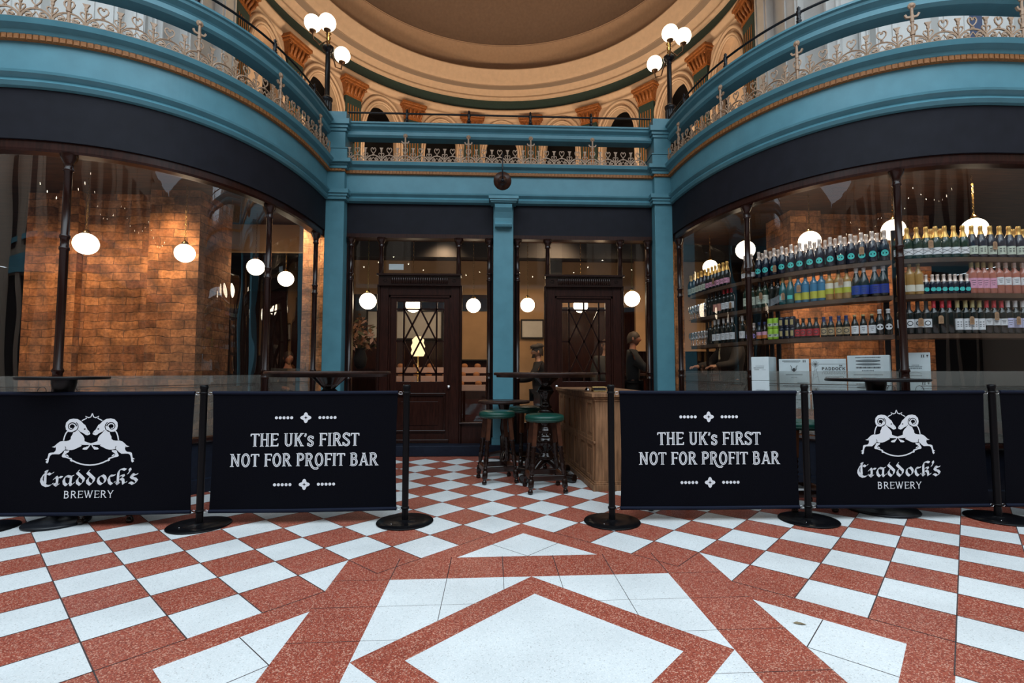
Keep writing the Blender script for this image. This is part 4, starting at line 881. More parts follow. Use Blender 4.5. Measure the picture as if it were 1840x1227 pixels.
# ---------------------------------------------------------------- lamp standards on the end piers
def lamp(x, y, arms, lab):
    z0 = 4.63; e = empty('lamp_standard', (x, y, z0)); tag(e, lab, 'lamp')
    b = MB(); b.lathe([(.085, 0), (.085, .03), (.07, .045), (.062, .06), (.062, .24), (.075, .26), (.078, .29), (.05, .31), (.036, .33), (.033, .92), (.04, .93), (.03, .95), (.05, .965), (.078, .99), (.082, 1.03), (.06, 1.05), (.03, 1.065), (.022, 1.08)], n=16)
    for k in range(12): a = k*PI/6; b.tube([(.063*math.cos(a), .063*math.sin(a), .07), (.063*math.cos(a), .063*math.sin(a), .23)], .006, 4)
    b.build('column', 'black', e)
    b = MB(); b.lathe([(.022, 1.07), (.030, 1.10), (.018, 1.13), (.034, 1.16), (.034, 1.175), (.015, 1.19), (.015, 1.22), (.04, 1.23), (.015, 1.25), (.012, 1.27)], n=12); b.build('brass_stem', 'brass', e)
    for a, r_, h in arms:
        cx, cy = r_*math.cos(a), r_*math.sin(a); br = empty('lamp_arm'); br.parent = e
        b = MB(); b.tube([(.02*math.cos(a), .02*math.sin(a), 1.12), (cx*.55, cy*.55, h-.27), (cx*.95, cy*.95, h-.22), (cx, cy, h-.13)], .010, 6); b.lathe([(.001, -.16), (.014, -.145), (.02, -.13), (.045, -.115), (.05, -.10), (.03, -.095)], (cx, cy, h), 12); b.build('arm_bracket', 'bronze', br)
        b = MB(); b.sphere((cx, cy, h), .113, 22, 14); b.build('globe', 'lampglobe', br)
        point((x+cx, y+cy, z0+h), 9, (1, .72, .42), .12, 'lamp_bulb')
lamp(-2.42, 6.90, [(PI*1.18, .21, 1.30), (-PI*.42, .20, 1.26), (PI*.40, .32, 1.12)], 'three-globe lamp standard on the left blue pier')
lamp(2.45, 6.90, [(-PI*.58, .20, 1.26), (-PI*.12, .20, 1.30), (PI*.62, .32, 1.12)], 'three-globe lamp standard on the right blue pier')
# ---------------------------------------------------------------- brown enamel lamp on a gooseneck above the slim pier
e = empty('gooseneck_wall_lamp', (.035, 6.42, 3.60)); tag(e, 'brown dish lamp on a gooseneck arm over the slim pier', 'lamp')
b = MB(); b.lathe([(.118, 0), (.112, .012), (.070, .030), (.048, .05), (.042, .085), (.02, .10)], n=28); b.lathe([(.112, .004), (.05, .024), (.001, .026)], n=28)
Rm = Vector((0, 0, 1)).rotation_difference(Vector((0, -.96, -.30)).normalized()).to_matrix()
b.v = [tuple(Rm @ Vector(v)) for v in b.v]; b.build('dish_shade', 'brownmetal', e)
b = MB(); b.tube([(0, -.10, -.03), (0, -.15, .0), (0, -.17, .10), (0, -.16, .22), (0, -.11, .31), (0, 0, .335), (0, .12, .31), (0, .26, .30)], .009, 8); b.sphere((0, -.10, -.03), .024, 10, 8); b.build('gooseneck_arm', 'black', e)
b = MB(); b.lathe([(.035, 0), (.035, .012), (.02, .02)], n=14); b.v = [(v[0], .30-v[2], .30+v[1]) for v in b.v]; b.build('wall_plate', 'black', e)
# ---------------------------------------------------------------- far side of the crossing (only seen mirrored in the glass)
b = MB(); b.box(-12, 12, -6.2, -6.0, 3.4, 7.6); b.box(-12, 12, -6.2, -6.0, 0, .5)
for i in range(13): x = -12+i*2; b.box(x-.22, x+.22, -6.05, -5.85, 0, 7.6); b.box(x-.30, x+.30, -6.0, -5.78, 7.2, 7.6)
for i in range(12):
    for z0, z1 in ((4.2, 6.6),):
        x = -11+i*2; b.box(x-.5, x+.5, -6.01, -5.97, z0, z1, 2)
b.box(-12, 12, -6.02, -5.80, 3.45, 3.95, 1); b.box(-12, 12, -6.15, -6.05, .5, 3.4, 2); b.box(-12, 12, -5.98, -5.9, 4.35, 4.5, 1)
S(b.build('wall_rear', ['cream2', 'blue', 'dark']), 'opposite arcade front behind the camera', 'wall')
for sd in (-1, 1):  # unseen walls added to keep out stray light from the sides
    b = MB(); x = sd*11.0; b.box(min(x, x+sd*.2), max(x, x+sd*.2), -6.2, 3.9, 0, 8.0); S(b.build('wall_lightstop_left' if sd < 0 else 'wall_lightstop_right', 'cream2'), 'unseen wall added across the arcade arm to cut stray light', 'wall')
# ================================================================ lettering drawn with strokes
LG = {}
def _g(ch, w_, *st): LG[ch] = (w_, st)
# coordinates in cap heights; strokes: ('m', pts) heavy, ('t', pts) thin, ('s', x, y, halfwidth, dir) serif foot
def arc(cx, cy, rx, ry, a0, a1, n=10): return [(cx+rx*math.cos(math.radians(a0+(a1-a0)*i/n)), cy+ry*math.sin(math.radians(a0+(a1-a0)*i/n))) for i in range(n+1)]
sx = .085
def foot(x, y): return ('f', x, y)
_g('T', .66, ('m', [(.33, .02), (.33, .98)]), ('t', [(.05, .94), (.61, .94)]), ('w', [(.05, .97), (.04, .78)]), ('w', [(.61, .97), (.62, .78)]), foot(.33, 0))
_g('H', .74, ('m', [(.17, .02), (.17, .98)]), ('m', [(.57, .02), (.57, .98)]), ('t', [(.17, .52), (.57, .52)]), foot(.17, 0), foot(.57, 0), foot(.17, 1), foot(.57, 1))
_g('E', .66, ('m', [(.17, .02), (.17, .98)]), ('t', [(.1, .95), (.60, .95)]), ('t', [(.1, .05), (.60, .05)]), ('t', [(.17, .52), (.46, .50), (.56, .60)]), ('w', [(.59, .98), (.59, .82)]), ('w', [(.59, .02), (.61, .22)]), foot(.17, 0), foot(.17, 1))
_g('U', .74, ('m', [(.18, .98), (.18, .30)]+arc(.37, .30, .19, .24, 180, 270, 6)), ('m2', [(.56, .98), (.56, .30)]+arc(.37, .30, .19, .24, 0, -90, 6)), foot(.18, 1), foot(.56, 1))
_g('K', .74, ('m', [(.17, .02), (.17, .98)]), ('m2', [(.60, .97), (.22, .45)]), ('m', [(.34, .58), (.60, .03)]), foot(.17, 0), foot(.17, 1), foot(.62, 0), foot(.60, 1))
_g("'", .24, ('m2', [(.12, .98), (.14, .86), (.07, .72)]))
_g('s', .52, ('m', [(.44, .62)]+arc(.26, .56, .16, .17, 20, 190, 8)+[(.22, .42), (.36, .34)]+arc(.26, .22, .16, .18, 30, -160, 8)+[(.07, .20)]), ('w', [(.44, .76), (.45, .55)]), ('w', [(.07, .02), (.06, .26)]))
_g('F', .62, ('m', [(.17, .02), (.17, .98)]), ('t', [(.1, .95), (.58, .95)]), ('t', [(.17, .52), (.48, .52)]), ('w', [(.57, .98), (.58, .78)]), ('w', [(.48, .60), (.48, .44)]), foot(.17, 0), foot(.17, 1))
_g('I', .36, ('m', [(.18, .02), (.18, .98)]), foot(.18, 0), foot(.18, 1))
_g('R', .74, ('m', [(.17, .02), (.17, .98)]), ('m', [(.15, .95), (.34, .95)]+arc(.34, .73, .20, .22, 90, -90, 8)+[(.17, .51)]), ('m', [(.36, .50), (.62, .03)]), foot(.17, 0), foot(.17, 1), foot(.63, 0))
_g('q', .74, ('m', [(.17, .02), (.17, .98)]), ('m', [(.15, .95), (.34, .95)]+arc(.34, .73, .20, .22, 90, -90, 8)+[(.17, .51)]), ('m', [(.36, .50), (.50, .12), (.60, -.08), (.78, -.20), (.96, -.20), (1.06, -.10)]), foot(.17, 0), foot(.17, 1))
_g('S', .62, ('m', [(.52, .80)]+arc(.31, .75, .20, .20, 25, 200, 9)+[(.26, .56), (.42, .44)]+arc(.31, .26, .20, .21, 35, -160, 9)+[(.09, .22)]), ('w', [(.53, .98), (.54, .72)]), ('w', [(.08, .02), (.07, .30)]))
_g('N', .80, ('m2', [(.16, .02), (.16, .98)]), ('m', [(.16, .97), (.62, .03)]), ('m2', [(.62, .02), (.62, .98)]), foot(.14, 0), foot(.13, 1), foot(.64, 1))
_g('O', .76, ('m', arc(.38, .50, .25, .46, 90, 450, 28)))
_g('P', .66, ('m', [(.17, .02), (.17, .98)]), ('m', [(.15, .95), (.36, .95)]+arc(.36, .72, .20, .23, 90, -90, 8)+[(.17, .49)]), foot(.17, 0), foot(.17, 1))
_g('B', .72, ('m', [(.17, .02), (.17, .98)]), ('m', [(.15, .95), (.34, .95)]+arc(.34, .75, .17, .20, 90, -90, 8)+[(.20, .55)]), ('m', [(.30, .54)]+arc(.36, .29, .20, .25, 90, -90, 8)+[(.15, .04)]), foot(.17, 0), foot(.17, 1))
_g('A', .78, ('m2', [(.40, .97), (.14, .03)]), ('m', [(.40, .97), (.64, .03)]), ('t', [(.22, .30), (.56, .30)]), foot(.13, 0), foot(.66, 0), foot(.38, 1))
_g('W', 1.06, ('m', [(.14, .97), (.34, .03)]), ('m2', [(.34, .03), (.53, .90)]), ('m', [(.50, .97), (.70, .03)]), ('m2', [(.70, .03), (.92, .97)]), foot(.13, 1), foot(.50, 1), foot(.93, 1))
_g('Y', .74, ('m', [(.12, .97), (.37, .45)]), ('m2', [(.62, .97), (.37, .45)]), ('m', [(.37, .48), (.37, .02)]), foot(.12, 1), foot(.62, 1), foot(.37, 0))
_g('D', .76, ('m', [(.17, .02), (.17, .98)]), ('m', [(.15, .95), (.32, .95)]+arc(.32, .50, .28, .45, 90, -90, 12)+[(.15, .05)]), foot(.17, 0), foot(.17, 1))
_g('C', .74, ('m', [(.62, .78)]+arc(.38, .50, .25, .46, 55, 305, 16)), ('w', [(.62, .98), (.62, .70)]))
_g(' ', .34)
def ribbon(b, pts, hw_, y, mi=0):
    n = len(pts); L, R = [], []
    for i in range(n):
        p0 = pts[max(0, i-1)]; p1 = pts[min(n-1, i+1)]; dx, dz = p1[0]-p0[0], p1[1]-p0[1]; l = math.hypot(dx, dz) or 1
        h = hw_[i] if isinstance(hw_, (list, tuple)) else hw_
        nx, nz = -dz/l*h, dx/l*h
        L.append((pts[i][0]+nx, y, pts[i][1]+nz)); R.append((pts[i][0]-nx, y, pts[i][1]-nz))
    b.add(L+R, [(i, i+1, n+i+1, n+i) for i in range(n-1)], mi)
def caps_text(b, txt, x0, z0, h, width=None, sw=.085, inline=False, y=0, wsc=1, mi=0, mi2=1):
    tot = sum(LG[c][0] for c in txt)*h*wsc; k = 1
    if width: k = width/tot; tot = width
    x = x0
    for c in txt:
        w_, st = LG[c]
        T_ = lambda p: (x+p[0]*h*wsc*k, z0+p[1]*h)
        for i, q_ in enumerate(st):
            if q_[0] == 'f':
                cx, cy = T_((q_[1], q_[2])); s_ = h*sw*1.9; t = h*.035; up = -1 if q_[2] > .5 else 1
                b.add([(cx-s_, y, cy), (cx+s_, y, cy), (cx+s_*.8, y, cy+up*t), (cx+s_*.5, y, cy+up*t*2), (cx-s_*.5, y, cy+up*t*2), (cx-s_*.8, y, cy+up*t)], [(0, 1, 2, 3, 4, 5)], mi)
            else:
                hw_ = {'m': sw, 'm2': sw*.82, 't': sw*.55, 'w': sw*.5}[q_[0]]*h; pts = [T_(p) for p in q_[1]]
                ribbon(b, pts, hw_, y-.00002*i, mi)
        if inline:
            for q_ in st:
                if q_[0] in ('m', 'm2'):
                    pts = [T_(p) for p in q_[1]]; n = len(pts); off_ = h*sw*.12
                    if len(pts) == 2: (xa, za), (xb, zb) = pts; pts = [(xa+(xb-xa)*.07, za+(zb-za)*.07), (xa+(xb-xa)*.93, za+(zb-za)*.93)]
                    ribbon(b, [(p[0]+off_, p[1]) for p in pts], h*sw*(.20 if q_[0] == 'm' else .13), y-.0004, mi2)
        x += w_*h*wsc*k
    return tot
def nib(b, pts, nw, nh, y, mi=0, ang=40):
    """a broad pen held at a constant angle, as in blackletter"""
    a = math.radians(ang); ux, uz = math.cos(a)*nw, math.sin(a)*nw
    for i in range(len(pts)-1):
        (x0, z0), (x1, z1) = pts[i], pts[i+1]
        b.add([(x0-ux, y, z0-uz), (x0+ux, y, z0+uz), (x1+ux, y, z1+uz), (x1-ux, y, z1-uz)], [(0, 1, 2, 3)], mi)
        for (x, z) in ((x0, z0), (x1, z1)):
            e_ = nh; b.add([(x-ux, y-.0001, z-uz), (x+e_*uz, y-.0001, z-e_*ux), (x+ux, y-.0001, z+uz), (x-e_*uz, y-.0001, z+e_*ux)], [(0, 1, 2, 3)], mi)
# blackletter word, units as read off the banner (x right, y down, 9.2 units to a pixel)
BL = [
 [(205, 100), (235, 95), (215, 140)], [(185, 150), (150, 210), (145, 260), (175, 320), (235, 352), (290, 345), (335, 312)], [(215, 110), (206, 200), (208, 320)], [(215, 170), (250, 138), (290, 158), (330, 128)],
 [(350, 235), (385, 195), (405, 225), (400, 320), (400, 350)], [(405, 225), (440, 200), (480, 205)], [(360, 315), (400, 345), (430, 325)],
 [(590, 190), (540, 195), (510, 250), (520, 310), (560, 345), (600, 305)], [(560, 185), (620, 200), (665, 180)], [(630, 200), (620, 320), (640, 345), (680, 305)],
 [(755, 95), (725, 130), (790, 190), (840, 240), (830, 290), (785, 340), (735, 300), (730, 250), (760, 210)],
 [(925, 95), (895, 130), (960, 190), (1010, 240), (1000, 290), (955, 340), (905, 300), (900, 250), (930, 210)],
 [(1145, 180), (1090, 210), (1075, 265), (1095, 310), (1135, 335), (1185, 300), (1200, 245), (1180, 205), (1145, 180)],
 [(1350, 180), (1310, 190), (1275, 185), (1250, 240), (1265, 305), (1305, 335), (1355, 295)],
 [(1525, 90), (1480, 75), (1430, 90), (1410, 130), (1405, 200), (1405, 330)], [(1385, 300), (1408, 335), (1430, 315)], [(1410, 230), (1450, 190), (1490, 180), (1500, 205), (1450, 240)], [(1450, 240), (1490, 260), (1500, 330), (1545, 300)],
 [(1595, 70), (1605, 105), (1570, 155)],
 [(1725, 165), (1680, 185), (1640, 165), (1620, 205), (1650, 235), (1690, 245), (1720, 280), (1700, 315), (1660, 335), (1620, 310), (1600, 310)]]
# rearing ram, outline in units read off the banner (9.684 units to a pixel)
RAM_BODY = [(690, 400), (720, 450), (770, 500), (795, 545), (800, 600), (850, 620), (905, 635), (945, 645), (940, 665), (880, 672), (760, 665), (745, 690), (690, 715), (640, 742), (590, 755), (540, 755), (490, 745), (455, 770), (410, 805), (375, 830), (300, 828), (255, 830), (225, 850), (212, 885), (203, 930), (200, 965), (180, 990), (150, 968), (160, 950), (172, 935), (140, 925), (178, 900), (185, 860), (195, 815), (225, 800), (280, 795), (308, 770), (318, 735), (305, 690), (295, 712), (242, 698), (285, 685), (330, 640), (375, 605), (420, 592), (480, 595), (530, 585), (560, 560), (562, 520), (585, 480), (600, 435), (640, 410)]
RAM_HEAD = [(600, 195), (660, 200), (720, 235), (770, 290), (800, 310), (815, 340), (840, 390), (875, 425), (892, 460), (885, 480), (840, 495), (800, 480), (760, 450), (710, 430), (690, 400), (640, 410), (620, 400), (640, 330), (590, 270), (560, 230)]
RAM_LEG = [(460, 765), (545, 762), (540, 790), (500, 815), (480, 835), (500, 870), (545, 888), (590, 900), (605, 925), (618, 958), (595, 962), (565, 945), (575, 925), (540, 910), (490, 892), (440, 885), (420, 865), (432, 830), (450, 805)]
RAM_HOOF = [(905, 668), (880, 710), (850, 750), (800, 752), (768, 742), (790, 715), (830, 705), (850, 692), (862, 700), (880, 675)]
RAM_HOOF2 = [(505, 832), (535, 855), (548, 878), (515, 868), (490, 845)]
def fan(b, pts, y, mi):
    """fill a traced outline, ears clipped"""
    P = [(p[0], p[1]) for p in pts]; A = sum(P[i][0]*P[(i+1) % len(P)][1]-P[(i+1) % len(P)][0]*P[i][1] for i in range(len(P)))
    if A < 0: P.reverse()
    idx = list(range(len(P))); tris = []
    def area2(a, c, d): return (c[0]-a[0])*(d[1]-a[1])-(d[0]-a[0])*(c[1]-a[1])
    g = 0
    while len(idx) > 3 and g < 5000:
        g += 1; done = False
        for i in range(len(idx)):
            a, c, d = P[idx[i-1]], P[idx[i]], P[idx[(i+1) % len(idx)]]
            if area2(a, c, d) <= 0: continue
            if any(area2(a, c, P[j]) >= 0 and area2(c, d, P[j]) >= 0 and area2(d, a, P[j]) >= 0 for j in idx if P[j] not in (a, c, d)): continue
            tris.append((idx[i-1], idx[i], idx[(i+1) % len(idx)])); idx.pop(i); done = True; break
        if not done: break
    if len(idx) == 3: tris.append(tuple(idx))
    b.add([(p[0], y, p[1]) for p in P], tris, mi)
def ram(b, cx, zc, k, mirror):
    X = lambda p: (cx+(p[0]-912)*k*(-1 if mirror else 1), zc-(p[1]-560)*k)
    yy = -.003 if mirror else -.0031
    for i, o_ in enumerate((RAM_BODY, RAM_HEAD, RAM_LEG, RAM_HOOF, RAM_HOOF2)): fan(b, [X(p) for p in o_], yy-.00003*i, 0)
    hc = (568, 340)           # curled horn: a thick ring with a dark spiral inside
    def sp(r0, r1, a0, a1, n=30): return [(hc[0]+(r0+(r1-r0)*i/n)*math.cos(a0+(a1-a0)*i/n), hc[1]+(r0+(r1-r0)*i/n)*math.sin(a0+(a1-a0)*i/n)) for i in range(n+1)]
    path = [(760, 300), (720, 262), (665, 240)]+sp(112, 66, -PI*.32, -PI*1.0, 14)+sp(80, 82, PI, PI*.28, 10)
    path = [X(p) for p in [(735, 290), (690, 255), (640, 232), (590, 228), (540, 240), (500, 280), (492, 330), (500, 375), (530, 405), (570, 408), (615, 385), (640, 345)]]
    ribbon(b, path, [k*q_ for q_ in (20, 30, 34, 36, 37, 36, 34, 32, 29, 27, 24, 20)], yy-.0003)
    ribbon(b, [X(p) for p in sp(84, 24, -.1, -PI*2.3, 34)], [k*(10-6*i/34) for i in range(35)], yy-.0006, 1)
    ribbon(b, [X(p) for p in sp(64, 30, 0, -PI*1.6, 24)], k*9, yy-.0004, 0)
    ribbon(b, [X(p) for p in [(640, 260), (672, 300), (680, 345), (665, 390), (630, 420), (600, 432)]], k*7, yy-.0007, 1)
    fan(b, [X((795+17*math.cos(t), 382+12*math.sin(t))) for t in [q_*.7 for q_ in range(9)]], yy-.0007, 1)
    fan(b, [X((866+5*math.cos(t), 448+10*math.sin(t))) for t in [q_*.7 for q_ in range(9)]], yy-.0007, 1)
    ribbon(b, [X(p) for p in [(690, 405), (715, 432), (760, 452), (800, 478)]], k*4, yy-.0007, 1)
    ribbon(b, [X(p) for p in [(742, 660), (755, 668), (880, 672)]], k*4, yy-.0007, 1); ribbon(b, [X(p) for p in [(470, 690), (485, 720), (478, 750), (430, 790)]], k*5, yy-.0007, 1)
def emblem(b, cx, zc, k):
    for s_ in (-1, 1):
        X = lambda p: (cx+s_*(p[0]-912)*k, zc-(p[1]-560)*k)
        ribbon(b, [X(p) for p in [(735, 232), (770, 212), (815, 190), (795, 152), (850, 178), (888, 165), (912, 100)]], k*9, -.0028)
        ribbon(b, [X(p) for p in [(500, 415), (470, 460), (450, 520), (438, 585)]], k*11, -.0028)
        ribbon(b, [X(p) for p in [(610, 945), (680, 980), (750, 1005), (830, 1022), (912, 1028)]], k*12, -.0028)
    ram(b, cx, zc, k, False); ram(b, cx, zc, k, True)
def quatre(b, cx, cz, r, y=-.002):
    pts = []
    for i in range(32): a = 2*PI*i/32; rr = r*(.80+.20*math.cos(4*a)); pts.append((cx+rr*math.cos(a), cz+rr*math.sin(a)))
    fan(b, pts, y, 0)
    fan(b, [(cx+(.36*r if i % 2 == 0 else .13*r)*math.cos(i*PI/4), cz+(.36*r if i % 2 == 0 else .13*r)*math.sin(i*PI/4)) for i in range(8)], y-.0004, 1)
# ================================================================ barriers
PT = [(-3.655, 3.765), (-2.165, 3.785), (-.695, 3.805), (.838, 3.74), (2.316, 3.712), (3.78, 3.69), (5.27, 3.67)]
plab = ['black barrier post at the outer left end of the line of banners', 'black barrier post between the left emblem banner and the slogan banner', 'black barrier post at the left side of the entrance gap', 'black barrier post at the right side of the entrance gap', 'black barrier post between the right slogan banner and the emblem banner', 'black barrier post right of the right emblem banner', 'black barrier post at the outer right end of the line']
for (x, y), lab in zip(PT, plab):
    e = empty('barrier_post', (x, y, 0)); tag(e, lab, 'barrier post')
    b = MB(); b.lathe([(.205, .0015), (.208, .006), (.205, .011), (.12, .014), (.04, .018), (.035, .022)], n=48); b.sphere((-.08, -.1, .016), .004, 8, 5, 1); b.build('disc_base', ['post', 'chrome'], e)
    b = MB(); b.lathe([(.024, .016), (.024, .985)], n=20); b.build('pole', 'post', e)
    b = MB(); b.lathe([(.027, .985), (.028, .99), (.028, 1.008), (.022, 1.014), (.001, 1.016)], n=20); b.build('pole_cap', 'post', e)
    for z in (.105, .955):
        b = MB(); b.lathe([(.0245, z-.008), (.030, z-.006), (.030, z+.006), (.0245, z+.008)], n=16); b.build('hook_collar', 'post', e)
blab = ['black canvas banner with white rams and brewery name, nearest the brick wall room', 'black canvas banner with the white not for profit slogan, left of the entrance gap', None, 'black canvas banner with the white not for profit slogan, right of the entrance gap', 'black canvas banner with two white rams and brewery name, in front of the bottle window', 'plain stretch of black canvas banner at the outer right end']
kinds = ['ram', 'txt', None, 'txt', 'ram', 'blank']
for i in range(6):
    if kinds[i] is None: continue
    (x0, y0), (x1, y1) = PT[i], PT[i+1]; L_ = math.hypot(x1-x0, y1-y0); cx, cy = (x0+x1)/2, (y0+y1)/2
    e = empty('barrier_banner', (cx, cy, 0), math.atan2(y1-y0, x1-x0)); tag(e, blab[i], 'banner')
    hw_ = L_/2-.064; zb, zt_ = .088, .968; b = MB(); N = 24
    vs = []; fs = []
    for j in range(13):
        z = zb+(zt_-zb)*j/12
        for k in range(N+1):
            u = -1+2*k/N; pin = .010*math.sin(PI*j/12)*(1 if abs(u) > .98 else 0)
            xx = u*hw_-math.copysign(pin, u); vs.append((xx, .0025*math.sin(u*9+j*.5)*.6*(1-abs(u)), z-.006*(1-u*u)*(1 if j == 0 else 0)))
    n1 = len(vs); vs += [(v[0], v[1]+.003, v[2]) for v in vs]
    for j in range(12):
        for k in range(N): a = j*(N+1)+k; fs += [(a, a+1, a+N+2, a+N+1), (n1+a+N+1, n1+a+N+2, n1+a+1, n1+a)]
    b.add(vs, fs, 0, True); b.build('canvas', 'canvas', e)
    for z, hn in ((zb+.012, 'bottom_hem'), (zt_-.012, 'top_hem')): b = MB(); b.tube([(-hw_, .001, z), (0, .001, z-.003), (hw_, .001, z)], .0135, 10); b.build(hn, 'hem', e)
    for sg in (-1, 1):
        for z in (.105, .955):
            b = MB(); xx = sg*(hw_+.002); b.tube([(xx+sg*(.018+.016*math.cos(t)), 0, z+.010*math.sin(t)-.004) for t in [q_*PI/5 for q_ in range(10)]], .0022, 5, closed=True); b.build('snap_hook', 'chrome', e)
    b = MB()
    if kinds[i] == 'txt':
        c = .0
        for z in (.772, .285):
            b = MB(); quatre(b, c, z, .040)
            for sg in (-1, 1):
                for k in range(5):
                    fan(b, [(c+sg*(.102+k*.0275)+.0112*math.cos(t), z+.0112*math.sin(t)) for t in [q_*PI/6 for q_ in range(12)]], -.0021, 0)
            b.build('printed_ornament_row', ['print', 'canvas'], e)
        b = MB(); caps_text(b, "THE UK's FIRST", c-.393, .563, .096, .786, .085, True, -.0022); b.build('slogan_line', ['print', 'canvas'], e)
        b = MB(); caps_text(b, "NOT FOR PqOFIT BAR", c-.533, .418, .093, 1.066, .085, True, -.0022); b.build('slogan_line', ['print', 'canvas'], e)
    elif kinds[i] == 'ram':
        c = -2.938-cx if i == 0 else 3.015-cx+.008; dz = 0 if i == 0 else .02
        emblem(b, c, .628+dz, .000398 if i == 0 else .000374)
        b.build('ram_emblem', ['print', 'canvas'], e)
        b = MB(); kk = .000415 if i == 0 else .000400
        for st in BL: nib(b, [(c+(x-930)*kk, .352+dz-(z-220)*kk) for x, z in st], 27*kk, .22, -.0022)
        b.build('blackletter_name', ['print', 'canvas'], e); b = MB()
        caps_text(b, 'BREWERY', c-.174, .209+dz, .052, .348, .062, False, -.0022)
        b.build('small_lettering', ['print', 'canvas'], e)
# ================================================================ bar furniture
def turned(b, p0, p1, prof, n=10, mi=0):      # a lathe profile (t along, r) laid along a line
    p0, p1 = Vector(p0), Vector(p1); d = p1-p0; L_ = d.length; R_m = Vector((0, 0, 1)).rotation_difference(d.normalized()).to_matrix(); k = len(b.v)
    b.lathe([(r, t*L_) for t, r in prof], n=n, mi=mi)
    for i in range(k, len(b.v)): b.v[i] = tuple(R_m @ Vector(b.v[i])+p0)
def stool(x, y, rz, lab):
    e = empty('bar_stool', (x, y, 0), rz); tag(e, lab, 'stool')
    b = MB(); b.lathe([(.001, .640), (.165, .640), (.178, .648), (.186, .672), (.184, .690), (.172, .702), (.150, .708), (.001, .712)], n=36); b.lathe([(.1835, .655), (.1885, .660), (.1835, .665)], n=36, caps=False)
    b.build('leather_seat', 'leather', e)
    TP = []
    for sx_, sy_ in ((1, 1), (1, -1), (-1, 1), (-1, -1)):
        p1 = Vector((sx_*.105, sy_*.105, .645)); p0 = Vector((sx_*.165, sy_*.165, .0)); leg = empty('leg'); leg.parent = e
        b = MB(); q0 = p0.lerp(p1, .66); b.tube([q0, p1], [.026, .028], 4); b.build('upper_leg', 'lwood', leg)
        b = MB(); turned(b, p0, q0, [(0, .012), (.01, .022), (.05, .025), (.09, .018), (.11, .014), (.13, .024), (.15, .027), (.30, .027), (.33, .016), (.36, .024), (.38, .016), (.42, .018), (.55, .026), (.62, .020), (.66, .028), (.69, .018), (.74, .026), (.78, .016), (.84, .027), (.88, .017), (.93, .026), (.97, .018), (1, .024)], 12); b.build('turned_leg', 'dwood', leg)
    q_ = .150
    for ax_ in ((1, 0), (0, 1)):
        for sg in (-1, 1):
            b = MB()
            if ax_[0]: b.bbox(-q_, q_, sg*q_-.016, sg*q_+.016, .115, .165, .004)
            else: b.bbox(sg*q_-.016, sg*q_+.016, -q_, q_, .115, .165, .004)
            b.build('stretcher', 'lwood' if not ax_[0] else 'dwood', e)
stool(.43, 4.76, .10, 'green leather stool in front of the round high table, nearest the oak counter')
stool(-.02, 5.18, .22, 'green leather stool on the left of the round high table, before the slim pier')
stool(.30, 5.80, .5, 'green leather stool mostly hidden behind the round high table')
def high_table(x, y, r, lab, top=1.10, th=.05, feet=True, rz=0, square=False):
    e = empty('high_table', (x, y, 0), rz); tag(e, lab, 'table')
    b = MB(); b.lathe([(.001, top-th), (r-.03, top-th), (r-.028, top-th+.02), (r-.004, top-th+.022), (r, top-th+.03), (r, top-.006), (r-.006, top), (.001, top)], n=56); b.build('table_top', 'twood', e)
    b = MB(); b.lathe([(.10, .20), (.12, .22), (.075, .25), (.06, .29), (.11, .33), (.125, .38), (.10, .43), (.055, .46), (.075, .48), (.075, .50), (.05, .52), (.045, .56), (.085, .60), (.10, .64), (.085, .69), (.05, .72), (.07, .74), (.045, .76), (.04, .82), (.06, .86), (.09, .90), (.07, .94), (.05, .96), (.09, 1.0), (.16, top-th)], n=20)
    for k in range(8): a = k*PI/4; b.tube([(.045*math.cos(a), .045*math.sin(a), .26), (.118*math.cos(a), .118*math.sin(a), .36), (.052*math.cos(a), .052*math.sin(a), .46)], .010, 5)
    b.build('turned_pedestal', 'dwood', e)
    for k in range(4):
        a = k*PI/2+PI/4; c, s_ = math.cos(a), math.sin(a); f = MB()
        f.tube([(c*.04, s_*.04, .20), (c*.12, s_*.12, .16), (c*.21, s_*.21, .09), (c*.28, s_*.28, .06)], [.05, .045, .035, .03], 8)
        f.tube([(c*.25, s_*.25, .045), (c*.37, s_*.37, .045)], [.042, .042], 12)
        f.build('foot', 'dwood', e)
high_table(.49, 5.28, .55, 'round dark high table standing before the right-hand door')
high_table(-1.52, 4.56, .53, 'round dark high table behind the left slogan banner', 1.115)
def pedestal_table(x, y, r, top, lab):
    e = empty('pedestal_table', (x, y, 0)); tag(e, lab, 'table')
    b = MB(); b.lathe([(.001, top-.022), (r-.008, top-.022), (r, top-.016), (r, top-.005), (r-.006, top), (.001, top)], n=56); b.build('table_top', 'post', e)
    b = MB(); b.lathe([(r*.72, .002), (r*.73, .012), (r*.70, .022), (.12, .035), (.05, .06), (.035, .10), (.035, top-.22), (.05, top-.20), (.06, top-.12), (.075, top-.05), (.075, top-.022)], n=32); b.build('pedestal', 'black', e)
pedestal_table(-3.24, 3.885, .27, 1.075, 'slim black pedestal table behind the left emblem banner'); 
pedestal_table(3.08, 3.97, .36, 1.055, 'slim black pedestal table before the white cartons')
e = empty('low_table', (.06, 6.30, 0)); tag(e, 'low round table behind the stools, near the slim pier', 'table')
b = MB(); b.lathe([(.001, .715), (.31, .715), (.325, .725), (.32, .745), (.001, .745)], n=44); b.build('table_top', 'twood', e)
b = MB(); b.lathe([(.06, .02), (.045, .1), (.05, .3), (.035, .32), (.05, .4), (.035, .55), (.08, .715)], n=16)
for k in range(3): a = k*2*PI/3+.4; b.tube([(0, 0, .10), (.2*math.cos(a), .2*math.sin(a), .06), (.30*math.cos(a), .30*math.sin(a), .018)], [.04, .03, .018], 8)
b.build('pedestal', 'dwood', e)
